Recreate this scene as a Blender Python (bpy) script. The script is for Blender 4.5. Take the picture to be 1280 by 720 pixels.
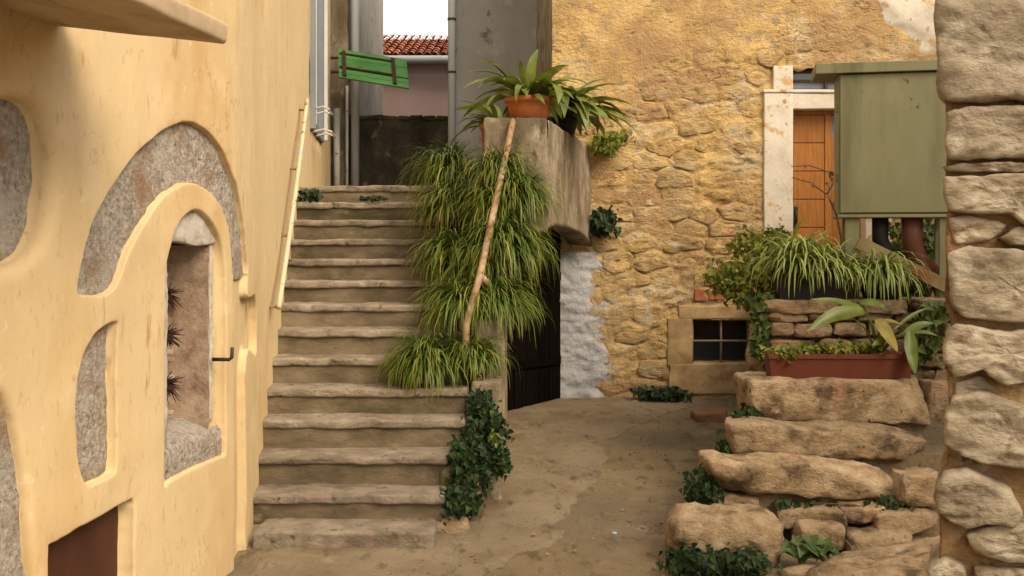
import bpy, bmesh, math, random
import numpy as np
from mathutils import Vector, Matrix, geometry

# ------------------------------------------------------------------ camera, sky, sun, exposure
scene = bpy.context.scene
for o in list(bpy.data.objects): bpy.data.objects.remove(o)
COL = scene.collection
EYE = 2.0                      # eye height above the foot of the stairs
FPX, CX, HY = 1280.0, 640.0, 300.0
cam_d = bpy.data.cameras.new('camera'); cam = bpy.data.objects.new('camera', cam_d); COL.objects.link(cam)
cam.location = (0, 0, EYE); cam.rotation_euler = (math.radians(90), 0, 0)
cam_d.sensor_width = 36; cam_d.lens = 36; cam_d.shift_y = -60/1280.0
cam_d.clip_start = 0.05; cam_d.clip_end = 500
scene.camera = cam
SUN_ELEV, SUN_AZ = 42.0, 136.0   # azimuth of the sun seen from above, clockwise from +Y
world = bpy.data.worlds.new('World'); scene.world = world; world.use_nodes = True
wn = world.node_tree.nodes; wl = world.node_tree.links
bg = wn['Background']
sky = wn.new('ShaderNodeTexSky'); sky.sky_type = 'NISHITA'; sky.sun_disc = False
sky.sun_elevation = math.radians(SUN_ELEV); sky.sun_rotation = math.radians(SUN_AZ)
sky.air_density = 1.0; sky.dust_density = 10.0; sky.ozone_density = 0.0
veil = wn.new('ShaderNodeMixRGB'); veil.inputs[0].default_value = 0.75      # even white cloud cover over the sky
veil.inputs[2].default_value = (7.6, 7.3, 6.9, 1); wl.new(sky.outputs[0], veil.inputs[1])
wl.new(veil.outputs[0], bg.inputs[0]); bg.inputs[1].default_value = 0.13
sd = bpy.data.lights.new('sun', 'SUN'); so = bpy.data.objects.new('sun', sd); COL.objects.link(so)
sd.energy = 2.0; sd.angle = math.radians(35); sd.color = (1.0, 0.82, 0.58)
az, el = math.radians(SUN_AZ), math.radians(SUN_ELEV)
to_sun = Vector((math.sin(az)*math.cos(el), math.cos(az)*math.cos(el), math.sin(el)))
so.rotation_euler = to_sun.to_track_quat('Z', 'Y').to_euler(); so.location = (3, -6, 12)
vs = scene.view_settings
vs.view_transform = 'Standard'; vs.look = 'None'; vs.exposure = 0.66; vs.gamma = 1.0; vs.use_curve_mapping = False

# ------------------------------------------------------------------ helpers
def P(px, py, D):
    return np.array([(px-CX)/FPX*D, D, EYE-(py-HY)/FPX*D])

def _h(ix, iy, iz, s):
    h = (ix.astype(np.int64)*374761393 + iy.astype(np.int64)*668265263 + iz.astype(np.int64)*2147483647 + s*1274126177) & 0xffffffff
    h = ((h ^ (h >> 13))*1274126177) & 0xffffffff
    h = (h ^ (h >> 16)) & 0xffffffff
    return h/4294967295.0*2-1
def vnoise(p, s=0):
    p = np.asarray(p, float); i = np.floor(p).astype(int); f = p-i; u = f*f*(3-2*f)
    x, y, z = i[..., 0], i[..., 1], i[..., 2]; a, b, c = u[..., 0], u[..., 1], u[..., 2]
    r = 0
    for dx in (0, 1):
        for dy in (0, 1):
            for dz in (0, 1):
                r = r + _h(x+dx, y+dy, z+dz, s)*(a if dx else 1-a)*(b if dy else 1-b)*(c if dz else 1-c)
    return r
def fbm(p, o=4, s=0, g=.5):
    p = np.asarray(p, float); r = 0; a = 1; t = 0
    for k in range(o):
        r = r+a*vnoise(p*2**k+17.3*k, s+k); t += a; a *= g
    return r/t

W = {}                                   # world origin of every object made here
def _link(o, parent, org):
    COL.objects.link(o); W[o.name] = np.array(org, float)
    if parent is not None:
        o.parent = parent; o.location = tuple(np.array(org)-W[parent.name])
    else:
        o.location = tuple(org)
    return o
def tag(o, label, cat, group=None):
    o['label'] = label; o['category'] = cat
    if group: o['group'] = group
    return o
def thing(name, org, label, cat, group=None):
    o = bpy.data.objects.new(name, None); o.empty_display_size = .1
    return tag(_link(o, None, org), label, cat, group)
def mesh(name, V, F, mat, parent=None, smooth=False, org=None, mats=None, fmat=None, colattr=None):
    V = np.asarray(V, float)
    if org is None: org = np.array([V[:, 0].mean(), V[:, 1].mean(), V[:, 2].min()])
    me = bpy.data.meshes.new(name)
    me.from_pydata((V-np.array(org)).tolist(), [], [tuple(int(i) for i in f) for f in F])
    for m in (mats or [mat]): me.materials.append(m)
    if fmat is not None: me.polygons.foreach_set('material_index', np.asarray(fmat, dtype=np.int32))
    if smooth: me.polygons.foreach_set('use_smooth', [True]*len(me.polygons))
    if colattr is not None:
        ca = me.color_attributes.new('tint', 'FLOAT_COLOR', 'POINT')
        c = np.ones((len(V), 4)); c[:, :3] = colattr; ca.data.foreach_set('color', c.ravel())
    me.update()
    return _link(bpy.data.objects.new(name, me), parent, org)
def inst(name, me, org, parent=None, rot=(0, 0, 0), scale=(1, 1, 1)):
    o = bpy.data.objects.new(name, me); _link(o, parent, org)
    o.rotation_euler = rot; o.scale = scale
    return o
def structure(o): o['kind'] = 'structure'; return o

def box_vf(x0, x1, y0, y1, z0, z1):
    V = [(x, y, z) for z in (z0, z1) for y in (y0, y1) for x in (x0, x1)]
    F = [(0, 2, 3, 1), (4, 5, 7, 6), (0, 1, 5, 4), (2, 6, 7, 3), (0, 4, 6, 2), (1, 3, 7, 5)]
    return np.array(V, float), F
def rbox_vf(h, r, seg=(6, 6, 6)):
    """rounded box, half sizes h, edge radius r, with a grid on each side"""
    h = np.array(h, float); r = min(r, h.min()*.98)
    ax = []
    for k in range(3):
        inner = np.linspace(-(h[k]-r), h[k]-r, seg[k]+1)
        e = np.array([h[k]-r*.62, h[k]-r*.28, h[k]])
        ax.append(np.concatenate([-e[::-1], inner, e]))
    V = []; F = []; idx = {}
    n = [len(a) for a in ax]
    def vid(i, j, k):
        key = (i, j, k)
        if key not in idx: idx[key] = len(V); V.append((ax[0][i], ax[1][j], ax[2][k]))
        return idx[key]
    for i in range(n[0]-1):
        for j in range(n[1]-1):
            F.append((vid(i, j, 0), vid(i, j+1, 0), vid(i+1, j+1, 0), vid(i+1, j, 0)))
            F.append((vid(i, j, n[2]-1), vid(i+1, j, n[2]-1), vid(i+1, j+1, n[2]-1), vid(i, j+1, n[2]-1)))
    for i in range(n[0]-1):
        for k in range(n[2]-1):
            F.append((vid(i, 0, k), vid(i+1, 0, k), vid(i+1, 0, k+1), vid(i, 0, k+1)))
            F.append((vid(i, n[1]-1, k), vid(i, n[1]-1, k+1), vid(i+1, n[1]-1, k+1), vid(i+1, n[1]-1, k)))
    for j in range(n[1]-1):
        for k in range(n[2]-1):
            F.append((vid(0, j, k), vid(0, j, k+1), vid(0, j+1, k+1), vid(0, j+1, k)))
            F.append((vid(n[0]-1, j, k), vid(n[0]-1, j+1, k), vid(n[0]-1, j+1, k+1), vid(n[0]-1, j, k+1)))
    V = np.array(V); q = np.clip(V, -(h-r), h-r); d = V-q; L = np.linalg.norm(d, axis=1)
    m = L > 1e-9; V[m] = q[m]+d[m]/L[m, None]*r
    return V, F
def rough(V, amp, sc, s=0, o=4, c=(0, 0, 0)):
    """push vertices by fractal noise, independently on each axis"""
    V = np.array(V, float); Q = (V+np.array(c))*np.array(sc)
    for k in range(3): V[:, k] += amp[k]*fbm(Q, o, s*31+k*7)
    return V
def rotz(V, a):
    c, s = math.cos(a), math.sin(a); V = np.array(V, float)
    return np.stack([V[:, 0]*c-V[:, 1]*s, V[:, 0]*s+V[:, 1]*c, V[:, 2]], 1)
def rot_xyz(V, e):
    R = np.array(__import__('mathutils').Euler(e).to_matrix()); return np.asarray(V) @ R.T
def tube_vf(pts, rad, n=8, cap=True):
    pts = [np.array(p, float) for p in pts]; V = []; F = []
    if np.isscalar(rad): rad = [rad]*len(pts)
    up = np.array([0, 0, 1.0]); prev = None
    for i, p in enumerate(pts):
        t = pts[min(i+1, len(pts)-1)]-pts[max(i-1, 0)]; t = t/np.linalg.norm(t)
        ref = prev if prev is not None else (up if abs(t[2]) < .9 else np.array([1.0, 0, 0]))
        a = ref-t*np.dot(ref, t); a /= np.linalg.norm(a); b = np.cross(t, a); prev = a
        for k in range(n):
            w = 2*math.pi*k/n; V.append(p+rad[i]*(math.cos(w)*a+math.sin(w)*b))
    for i in range(len(pts)-1):
        for k in range(n): F.append((i*n+k, i*n+(k+1) % n, (i+1)*n+(k+1) % n, (i+1)*n+k))
    if cap: F.append(tuple(range(n))[::-1]); F.append(tuple((len(pts)-1)*n+k for k in range(n)))
    return np.array(V), F
def lathe_vf(prof, n=28):
    V = []; F = []
    for r, z in prof:
        for k in range(n): V.append((r*math.cos(2*math.pi*k/n), r*math.sin(2*math.pi*k/n), z))
    for i in range(len(prof)-1):
        for k in range(n): F.append((i*n+k, i*n+(k+1) % n, (i+1)*n+(k+1) % n, (i+1)*n+k))
    F.append(tuple(range(n))[::-1])
    return np.array(V), F
def join_vf(parts):
    V = []; F = []; o = 0
    for v, f in parts:
        V.append(np.asarray(v)); F += [tuple(i+o for i in q) for q in f]; o += len(v)
    return np.concatenate(V), F
def smooth_poly(pts, n=8):
    """closed Catmull-Rom through pts"""
    p = np.array(pts, float); m = len(p); out = []
    for i in range(m):
        a, b, c, d = p[(i-1) % m], p[i], p[(i+1) % m], p[(i+2) % m]
        for t in np.linspace(0, 1, n, endpoint=False):
            out.append(.5*((2*b)+(-a+c)*t+(2*a-5*b+4*c-d)*t*t+(-a+3*b-3*c+d)*t**3))
    return np.array(out)
def resample(p, step):
    p = np.array(p, float); q = np.vstack([p, p[:1]]); d = np.linalg.norm(np.diff(q, axis=0), axis=1)
    s = np.concatenate([[0], np.cumsum(d)]); n = max(8, int(s[-1]/step))
    t = np.linspace(0, s[-1], n, endpoint=False)
    return np.stack([np.interp(t, s, q[:, k]) for k in range(2)], 1)
def inside(pts, poly):
    x, y = pts[:, 0], pts[:, 1]; r = np.zeros(len(pts), bool); j = len(poly)-1
    for i in range(len(poly)):
        xi, yi = poly[i]; xj, yj = poly[j]
        if yi != yj:
            r ^= ((yi > y) != (yj > y)) & (x < (xj-xi)*(y-yi)/(yj-yi)+xi)
        j = i
    return r
def sdf(pts, poly):
    """signed distance, positive inside"""
    A = poly; B = np.roll(poly, -1, 0); best = np.full(len(pts), 1e9)
    for a, b in zip(A, B):
        ab = b-a; t = np.clip(((pts-a) @ ab)/max(ab @ ab, 1e-12), 0, 1)
        d = np.linalg.norm(pts-a-t[:, None]*ab, axis=1); best = np.minimum(best, d)
    return np.where(inside(pts, poly), best, -best)
def offset_loop(poly, d):
    """move a closed loop inward by d"""
    t = np.roll(poly, -1, 0)-np.roll(poly, 1, 0); t /= np.linalg.norm(t, axis=1)[:, None]+1e-12
    nrm = np.stack([-t[:, 1], t[:, 0]], 1)
    area = .5*np.sum(poly[:, 0]*np.roll(poly[:, 1], -1)-np.roll(poly[:, 0], -1)*poly[:, 1])
    return poly+nrm*d*(1 if area > 0 else -1)

# ------------------------------------------------------------------ materials
def mat_new(name):
    m = bpy.data.materials.new(name); m.use_nodes = True
    return m, m.node_tree.nodes, m.node_tree.links, m.node_tree.nodes['Principled BSDF']
def ramp(n, stops):
    r = n.new('ShaderNodeValToRGB'); e = r.color_ramp.elements
    while len(e) < len(stops): e.new(.5)
    for k, (p, c) in enumerate(stops):
        e[k].position = p; e[k].color = (*c, 1) if len(c) == 3 else c
    return r
def material(name, cols, scale=3, detail=9, stretch=(1, 1, 1), rough=.9, bump=.25, bscale=25, bdist=.02,
             layers=(), vary=0.0, spec=.25, warp=0.0, bstretch=None, island=False, cracks=()):
    """noise ramp + masked layers: (colour, noise scale, lo, hi, stretch)"""
    m, n, l, b = mat_new(name)
    geo = n.new('ShaderNodeNewGeometry')
    def co(st):
        mp = n.new('ShaderNodeMapping'); mp.inputs['Scale'].default_value = st
        l.new(geo.outputs['Position'], mp.inputs[0]); return mp.outputs[0]
    def noise(sc, st, det=9, ro=.62, off=0):
        t = n.new('ShaderNodeTexNoise'); t.inputs['Scale'].default_value = sc; t.inputs['Detail'].default_value = det
        t.inputs['Roughness'].default_value = ro; t.inputs['Distortion'].default_value = warp
        if off:
            ad = n.new('ShaderNodeVectorMath'); ad.inputs[1].default_value = (off, off*1.7, off*.6); l.new(co(st), ad.inputs[0]); l.new(ad.outputs[0], t.inputs[0])
        else: l.new(co(st), t.inputs[0])
        return t.outputs['Fac']
    k = len(cols)
    r = ramp(n, [(.30+.40*i/max(k-1, 1), c) for i, c in enumerate(cols)])
    l.new(noise(scale, stretch, detail), r.inputs[0]); c = r.outputs[0]
    for q, (lc, ls, lo, hi, st) in enumerate(layers):
        mx = n.new('ShaderNodeMixRGB'); rr = ramp(n, [(lo, (0, 0, 0)), (hi, (1, 1, 1))])
        l.new(noise(ls, st, 8, .6, 5.3+q*9.1), rr.inputs[0]); l.new(rr.outputs[0], mx.inputs[0])
        l.new(c, mx.inputs[1]); mx.inputs[2].default_value = (*lc, 1); c = mx.outputs[0]
    for q, (cc, cs, wd, st, amt) in enumerate(cracks):          # thin wandering lines
        mx = n.new('ShaderNodeMixRGB'); sb = n.new('ShaderNodeMath'); sb.operation = 'SUBTRACT'; sb.inputs[1].default_value = .5
        ab = n.new('ShaderNodeMath'); ab.operation = 'ABSOLUTE'; rr = ramp(n, [(0, (amt, amt, amt)), (wd, (0, 0, 0))])
        l.new(noise(cs, st, 5, .55, 21.7+q*7.7), sb.inputs[0]); l.new(sb.outputs[0], ab.inputs[0]); l.new(ab.outputs[0], rr.inputs[0])
        gate = ramp(n, [(.50, (0, 0, 0)), (.60, (1, 1, 1))]); l.new(noise(cs*.7, (1, 1, 1), 3, .5, 41.3+q*3), gate.inputs[0])
        mu = n.new('ShaderNodeMath'); mu.operation = 'MULTIPLY'; l.new(rr.outputs[0], mu.inputs[0]); l.new(gate.outputs[0], mu.inputs[1]); l.new(mu.outputs[0], mx.inputs[0])
        l.new(c, mx.inputs[1]); mx.inputs[2].default_value = (*cc, 1); c = mx.outputs[0]
    if vary:
        hs = n.new('ShaderNodeHueSaturation'); mr = n.new('ShaderNodeMapRange')
        mr.inputs['To Min'].default_value = 1-vary; mr.inputs['To Max'].default_value = 1+vary
        if island: l.new(geo.outputs['Random Per Island'], mr.inputs[0])
        else:
            oi = n.new('ShaderNodeObjectInfo'); l.new(oi.outputs['Random'], mr.inputs[0])
        l.new(mr.outputs[0], hs.inputs['Value']); l.new(c, hs.inputs['Color']); c = hs.outputs[0]
    l.new(c, b.inputs['Base Color']); b.inputs['Roughness'].default_value = rough
    b.inputs['Specular IOR Level'].default_value = spec
    if bump:
        bp = n.new('ShaderNodeBump'); bp.inputs['Strength'].default_value = bump; bp.inputs['Distance'].default_value = bdist
        l.new(noise(bscale, bstretch or stretch, 10, .68, 3.1), bp.inputs['Height']); l.new(bp.outputs[0], b.inputs['Normal'])
    return m
def leaf_material(name, c1, c2, trans=.25, rough=.5, attr=False, vary=.3, spec=.3):
    m, n, l, b = mat_new(name)
    geo = n.new('ShaderNodeNewGeometry')
    if attr:
        a = n.new('ShaderNodeAttribute'); a.attribute_name = 'tint'; col = a.outputs['Color']
    else:
        r = ramp(n, [(0, c1), (1, c2)]); l.new(geo.outputs['Random Per Island'], r.inputs[0]); col = r.outputs[0]
        t = n.new('ShaderNodeTexNoise'); t.inputs['Scale'].default_value = 9; l.new(geo.outputs['Position'], t.inputs[0])
        mr = n.new('ShaderNodeMapRange'); mr.inputs['To Min'].default_value = 1-vary; mr.inputs['To Max'].default_value = 1+vary
        mr.inputs['From Min'].default_value = .3; mr.inputs['From Max'].default_value = .7
        hs = n.new('ShaderNodeHueSaturation'); l.new(t.outputs[0], mr.inputs[0]); l.new(mr.outputs[0], hs.inputs['Value']); l.new(col, hs.inputs['Color']); col = hs.outputs[0]
    l.new(col, b.inputs['Base Color']); b.inputs['Roughness'].default_value = rough; b.inputs['Specular IOR Level'].default_value = spec
    tr = n.new('ShaderNodeBsdfTranslucent'); mx = n.new('ShaderNodeMixShader'); mx.inputs[0].default_value = trans
    l.new(col, tr.inputs[0]); l.new(b.outputs[0], mx.inputs[1]); l.new(tr.outputs[0], mx.inputs[2])
    l.new(mx.outputs[0], n['Material Output'].inputs['Surface'])
    return m
M = {}
M['plaster'] = material('yellow_plaster', [(.56, .42, .225), (.61, .47, .265), (.64, .50, .295)], 1.4, 8, (1, 1, .5), .92, .35, 34, .008,
    layers=[((.50, .31, .12), 1.1, .50, .75, (1, 1, .35)), ((.66, .50, .29), 2.3, .52, .72, (1, 1, 1)), ((.42, .27, .12), 9, .64, .72, (1, 1, .25)), ((.46, .33, .17), 26, .58, .75, (1, 1, .5)), ((.34, .22, .11), 3.2, .66, .74, (1.5, 1.5, .22)), ((.66, .55, .36), 14, .64, .74, (1, 1, 1))],
    cracks=[((.30, .19, .09), 1.3, .0035, (1, 1, .7), .55)])
M['granite'] = material('grey_arch_stone', [(.19, .16, .13), (.42, .37, .31), (.62, .56, .48)], 38, 6, (1, 1, 1), .95, 1.0, 45, .03,
    layers=[((.50, .46, .40), 3.5, .50, .66, (1, 1, 1)), ((.29, .24, .19), 5, .56, .68, (1, 1, 1)), ((.34, .22, .13), 4, .5, .7, (1, 1, 1)), ((.08, .06, .05), 30, .66, .70, (1, 1, 1))])
M['palestone'] = material('pale_window_stone', [(.32, .29, .25), (.46, .42, .36), (.56, .52, .45)], 8, 9, (1, 1, 1), .9, .5, 40, .015,
    layers=[((.25, .20, .15), 9, .56, .70, (1, 1, 1))])
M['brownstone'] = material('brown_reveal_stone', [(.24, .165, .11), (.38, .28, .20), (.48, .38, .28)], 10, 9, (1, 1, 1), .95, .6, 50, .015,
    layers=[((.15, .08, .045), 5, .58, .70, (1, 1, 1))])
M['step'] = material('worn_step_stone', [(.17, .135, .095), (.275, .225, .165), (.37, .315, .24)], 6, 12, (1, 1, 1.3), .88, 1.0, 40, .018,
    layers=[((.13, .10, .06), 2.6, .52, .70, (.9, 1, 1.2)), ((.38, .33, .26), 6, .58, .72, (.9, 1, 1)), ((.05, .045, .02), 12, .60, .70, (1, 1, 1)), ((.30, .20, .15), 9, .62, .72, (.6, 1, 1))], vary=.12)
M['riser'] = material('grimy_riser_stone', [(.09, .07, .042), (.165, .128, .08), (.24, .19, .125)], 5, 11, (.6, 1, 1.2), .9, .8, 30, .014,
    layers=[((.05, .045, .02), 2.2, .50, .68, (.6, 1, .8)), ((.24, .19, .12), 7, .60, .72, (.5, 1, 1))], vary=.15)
M['rock'] = material('warm_field_stone', [(.20, .14, .08), (.36, .26, .15), (.46, .36, .235)], 7, 12, (1, 1, 1.5), .95, 1.0, 30, .03,
    layers=[((.11, .075, .04), 4, .52, .66, (1, 1, 1)), ((.46, .33, .22), 9, .58, .72, (1, 1, 1)), ((.07, .05, .025), 26, .62, .70, (1, 1, 1)), ((.40, .22, .14), 2.5, .58, .72, (1, 1, 1))], vary=.14)
M['pillar'] = material('pillar_stone', [(.17, .13, .085), (.34, .28, .195), (.48, .42, .31)], 5, 11, (1, 1, 1.8), .95, 1.0, 16, .03,
    layers=[((.20, .14, .08), 9, .56, .66, (1, 1, 2)), ((.58, .53, .43), 6, .58, .74, (1, 1, 1))], vary=.10)
M['mortar'] = material('ochre_mortar', [(.17, .095, .04), (.30, .18, .08), (.40, .27, .13)], 9, 12, (1, 1, 1.4), .95, 1.0, 34, .03,
    layers=[((.44, .36, .24), 6, .58, .70, (1, 1, 1)), ((.12, .06, .03), 14, .60, .70, (1, 1, 1))])
M['farplaster'] = material('weathered_ochre_plaster', [(.42, .275, .115), (.64, .44, .18), (.73, .54, .26)], 2.2, 11, (1, 1, 1.3), .95, 1.0, 26, .035,
    layers=[((.40, .29, .16), 1.3, .55, .68, (1, 1, .6)), ((.66, .55, .36), 2.6, .57, .66, (1, 1, 1)), ((.26, .15, .065), 7, .60, .69, (.5, 1, 2)), ((.40, .30, .18), 5, .56, .66, (1, 1, 1)), ((.14, .075, .04), 22, .64, .70, (.5, 1, 1.8)), ((.40, .17, .08), 5, .64, .69, (.6, 1, 1.5)), ((.52, .43, .28), 1.9, .57, .67, (1, 1, 1.2)), ((.42, .27, .13), 1.1, .50, .62, (1, 1, 1))],
    cracks=[((.10, .055, .03), 2.4, .012, (.7, 1, 1.8), .9), ((.12, .065, .035), 6, .014, (.5, 1, 1.6), .8)])
M['farstone'] = material('ochre_rubble_stone', [(.28, .18, .08), (.48, .33, .15), (.60, .44, .23)], 5, 11, (.7, 1, 1.8), .95, 1.0, 26, .035,
    layers=[((.60, .50, .34), 3, .58, .70, (1, 1, 1)), ((.20, .12, .06), 8, .58, .68, (.5, 1, 2)), ((.54, .36, .15), 2.2, .48, .60, (1, 1, 1)), ((.52, .43, .28), 1.9, .57, .67, (1, 1, 1.2)), ((.14, .075, .04), 22, .64, .70, (.5, 1, 1.8))], vary=.16,
    cracks=[((.10, .055, .03), 6, .014, (.5, 1, 1.6), .8)])
M['whitewash'] = material('flaking_whitewash', [(.52, .47, .38), (.66, .61, .51), (.72, .68, .58)], 3, 10, (1, 1, 1), .9, .5, 25, .012,
    layers=[((.55, .37, .17), 4, .57, .62, (1, 1, 1)), ((.40, .24, .11), 9, .64, .68, (1, 1, 1))])
M['coolwhite'] = material('bluish_limewash', [(.30, .30, .31), (.46, .46, .47), (.54, .54, .54)], 4, 10, (1, 1, 1), .9, 1.0, 14, .03,
    layers=[((.34, .25, .14), 3, .58, .66, (1, 1, 1))])
M['lintel'] = material('tan_dressed_stone', [(.28, .18, .085), (.42, .285, .14), (.52, .37, .20)], 5, 11, (1, 1, 1), .9, .5, 30, .012,
    layers=[((.24, .15, .07), 4, .58, .70, (1, 1, 1))], vary=.08)
M['brick'] = material('red_brick', [(.26, .085, .038), (.38, .14, .07)], 9, 8, (1, 1, 1), .95, .7, 30, .012, vary=.15)
M['concrete'] = material('stained_concrete', [(.14, .11, .07), (.26, .21, .14), (.38, .32, .23)], 4, 12, (1, 1, .6), .92, .9, 30, .02,
    layers=[((.14, .11, .06), 2.0, .48, .66, (1.4, 1.4, .35)), ((.48, .42, .32), 6, .58, .72, (1, 1, .7)), ((.10, .08, .04), 9, .60, .70, (1, 1, .5))])
M['ground'] = material('trodden_earth_concrete', [(.155, .112, .06), (.215, .16, .09), (.26, .20, .12)], 1.6, 12, (1, 1, 1), .93, .9, 24, .016,
    layers=[((.16, .125, .08), 1.0, .46, .60, (1, 1, 1)), ((.125, .09, .047), 2.4, .56, .70, (1, 1, 1)), ((.27, .21, .13), 3.4, .60, .72, (1, 1, 1)), ((.055, .04, .02), 30, .62, .70, (1, 1, 1)), ((.10, .07, .035), 9, .56, .70, (1, .4, 1))],
    cracks=[((.05, .035, .02), 1.6, .005, (1, .7, 1), .8)])
M['patch'] = material('pale_concrete_screed', [(.17, .13, .078), (.225, .175, .11), (.27, .215, .14)], 2.1, 12, (1, 1, 1), .9, .9, 26, .014,
    layers=[((.165, .115, .06), 1.6, .50, .66, (1, 1, 1)), ((.29, .24, .17), 3.0, .60, .74, (1, 1, 1)), ((.055, .04, .02), 30, .62, .70, (1, 1, 1)), ((.09, .07, .04), 8, .56, .70, (1, .4, 1))],
    cracks=[((.05, .035, .02), 1.4, .005, (1, .7, 1), .8)])
M['dark'] = material('mossy_dark_wall', [(.022, .02, .015), (.05, .043, .03), (.10, .085, .06)], 4, 10, (1, 1, .6), .95, .8, 20, .02,
    layers=[((.18, .16, .12), 6, .62, .72, (1, 1, .5)), ((.05, .06, .02), 3, .56, .68, (1, 1, 1))])
M['greywall'] = material('grey_render', [(.20, .19, .17), (.27, .255, .23), (.32, .30, .27)], 1.6, 9, (1, 1, .6), .92, .3, 25, .01,
    layers=[((.12, .11, .10), 4.5, .60, .66, (1, 1, .7)), ((.36, .34, .30), 2, .58, .70, (1, 1, 1))])
M['pink'] = material('dusty_pink_render', [(.44, .31, .29), (.49, .355, .33), (.52, .38, .35)], .8, 7, (1, 1, .5), .9, .1, 20, .01)
M['tile'] = material('red_roof_tile', [(.22, .07, .04), (.36, .12, .065), (.45, .20, .12)], 4, 7, (1, 1, 1), .9, .3, 20, .01, vary=.35, island=True)
M['pipe'] = material('grey_blue_drainpipe', [(.30, .33, .36), (.38, .41, .43), (.44, .46, .47)], 3, 6, (1, 1, .3), .5, .05, 20, .01)
M['whitepipe'] = material('white_painted_pipe', [(.48, .45, .40), (.60, .57, .51)], 4, 6, (1, 1, .5), .5, .1, 20, .01,
    layers=[((.22, .12, .06), 9, .62, .66, (1, 1, 1))])
M['rust'] = material('rusty_painted_rail', [(.20, .095, .045), (.32, .20, .11), (.42, .32, .20)], 9, 10, (1, 1, .8), .8, .5, 60, .006,
    layers=[((.46, .36, .25), 7, .55, .66, (1, 1, 1)), ((.17, .065, .03), 10, .58, .68, (1, 1, 1))])
M['creamrail'] = material('cream_painted_rail', [(.52, .44, .28), (.62, .54, .37)], 6, 8, (1, 1, 1), .6, .2, 40, .006,
    layers=[((.14, .09, .05), 9, .62, .66, (1, 1, 1)), ((.45, .45, .42), 4, .56, .62, (1, 1, 1))])
M['iron'] = material('dark_iron', [(.03, .024, .02), (.06, .045, .035)], 15, 6, (1, 1, 1), .6, .2, 60, .004)
M['ironrust'] = material('flaking_rusted_iron', [(.018, .010, .007), (.045, .022, .013), (.08, .038, .02)], 25, 6, (1, 1, 1), .9, .6, 80, .01)
M['grille'] = material('pale_rusty_grille', [(.20, .14, .09), (.34, .27, .20)], 15, 6, (1, 1, 1), .7, .2, 60, .004)
M['hatch'] = material('maroon_hatch_paint', [(.045, .016, .009), (.07, .025, .013)], 7, 8, (1, 1, .6), .6, .2, 50, .005,
    layers=[((.35, .22, .12), 45, .70, .73, (1, 1, 1))])
M['green'] = material('green_painted_board', [(.036, .14, .032), (.06, .20, .05), (.09, .25, .07)], 5, 8, (.4, 1, 1), .6, .25, 40, .005,
    layers=[((.10, .06, .03), 8, .63, .69, (.3, 1, 1))], vary=.12)
M['cabinet'] = material('olive_cabinet_paint', [(.160, .158, .083), (.185, .182, .098), (.215, .21, .118)], 1.6, 8, (1, 1, .4), .5, .08, 30, .004,
    layers=[((.25, .23, .13), 3, .58, .74, (1, 1, .3)), ((.09, .05, .022), 10, .66, .70, (1, 1, .7)), ((.125, .12, .058), 4, .52, .70, (1, 1, .15))])
M['cabinetrust'] = material('rust_stained_olive_board', [(.16, .12, .05), (.22, .19, .09)], 6, 8, (1, 1, 1), .7, .3, 40, .005,
    layers=[((.22, .09, .03), 5, .50, .60, (1, 1, 1))])
M['blackpipe'] = material('black_pipe', [(.012, .011, .010), (.022, .02, .018)], 6, 4, (1, 1, 1), .55, .1, 30, .004)
M['brownpipe'] = material('red_brown_pipe', [(.09, .035, .022), (.14, .055, .035)], 6, 6, (1, 1, 1), .5, .1, 30, .004)
M['terracotta'] = material('terracotta_pot', [(.36, .10, .035), (.46, .145, .05), (.52, .20, .085)], 6, 8, (1, 1, 1), .8, .2, 30, .006,
    layers=[((.52, .34, .22), 5, .64, .74, (1, 1, 1))])
M['maroon'] = material('dark_red_plastic_trough', [(.10, .027, .014), (.13, .036, .018)], 5, 6, (1, 1, .3), .5, .08, 30, .004,
    layers=[((.22, .11, .06), 6, .64, .74, (1, 1, .3))])
M['blackpot'] = material('black_plastic_pot', [(.012, .011, .010), (.025, .022, .02)], 6, 6, (1, 1, 1), .6, .1, 30, .004)
M['soil'] = material('dark_soil', [(.02, .013, .008), (.05, .033, .02)], 20, 8, (1, 1, 1), .95, .8, 50, .01)
M['doorwood'] = material('varnished_orange_wood', [(.27, .105, .022), (.36, .15, .034), (.43, .19, .05)], 3, 9, (14, 1, 1.2), .45, .15, 30, .003, vary=.10)
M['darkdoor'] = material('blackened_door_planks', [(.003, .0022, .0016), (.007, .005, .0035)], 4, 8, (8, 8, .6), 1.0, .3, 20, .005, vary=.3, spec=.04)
M['paintwhite'] = material('white_window_paint', [(.60, .60, .60), (.72, .72, .72)], 5, 6, (1, 1, 1), .5, .05, 30, .003)
M['greywood'] = material('weathered_shutter', [(.17, .19, .20), (.26, .28, .29)], 4, 7, (1, 1, .3), .7, .2, 30, .004)
M['bark'] = material('twig_bark', [(.05, .03, .018), (.10, .06, .035)], 20, 6, (1, 1, 1), .9, .3, 60, .004)
M['canopy'] = material('stained_limestone_slab', [(.33, .24, .14), (.46, .35, .22), (.54, .43, .29)], 2.6, 9, (1, 1, 1), .9, .3, 25, .01,
    layers=[((.20, .09, .04), 3, .60, .70, (2.5, .5, 1)), ((.10, .06, .035), 5, .66, .71, (2, .6, 1))])
M['capblue'] = material('blue_bottle_cap', [(.25, .42, .58), (.32, .5, .66)], 5, 3, (1, 1, 1), .4, 0)
M['stain'] = material('red_chip_stone', [(.20, .10, .05), (.30, .17, .09)], 9, 8, (1, 1, 1), .9, .5, 30, .01)
def glass(name, c=(.02, .025, .03), r=.08):
    m, n, l, b = mat_new(name); b.inputs['Base Color'].default_value = (*c, 1); b.inputs['Roughness'].default_value = r
    b.inputs['Specular IOR Level'].default_value = .6; return m
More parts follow.
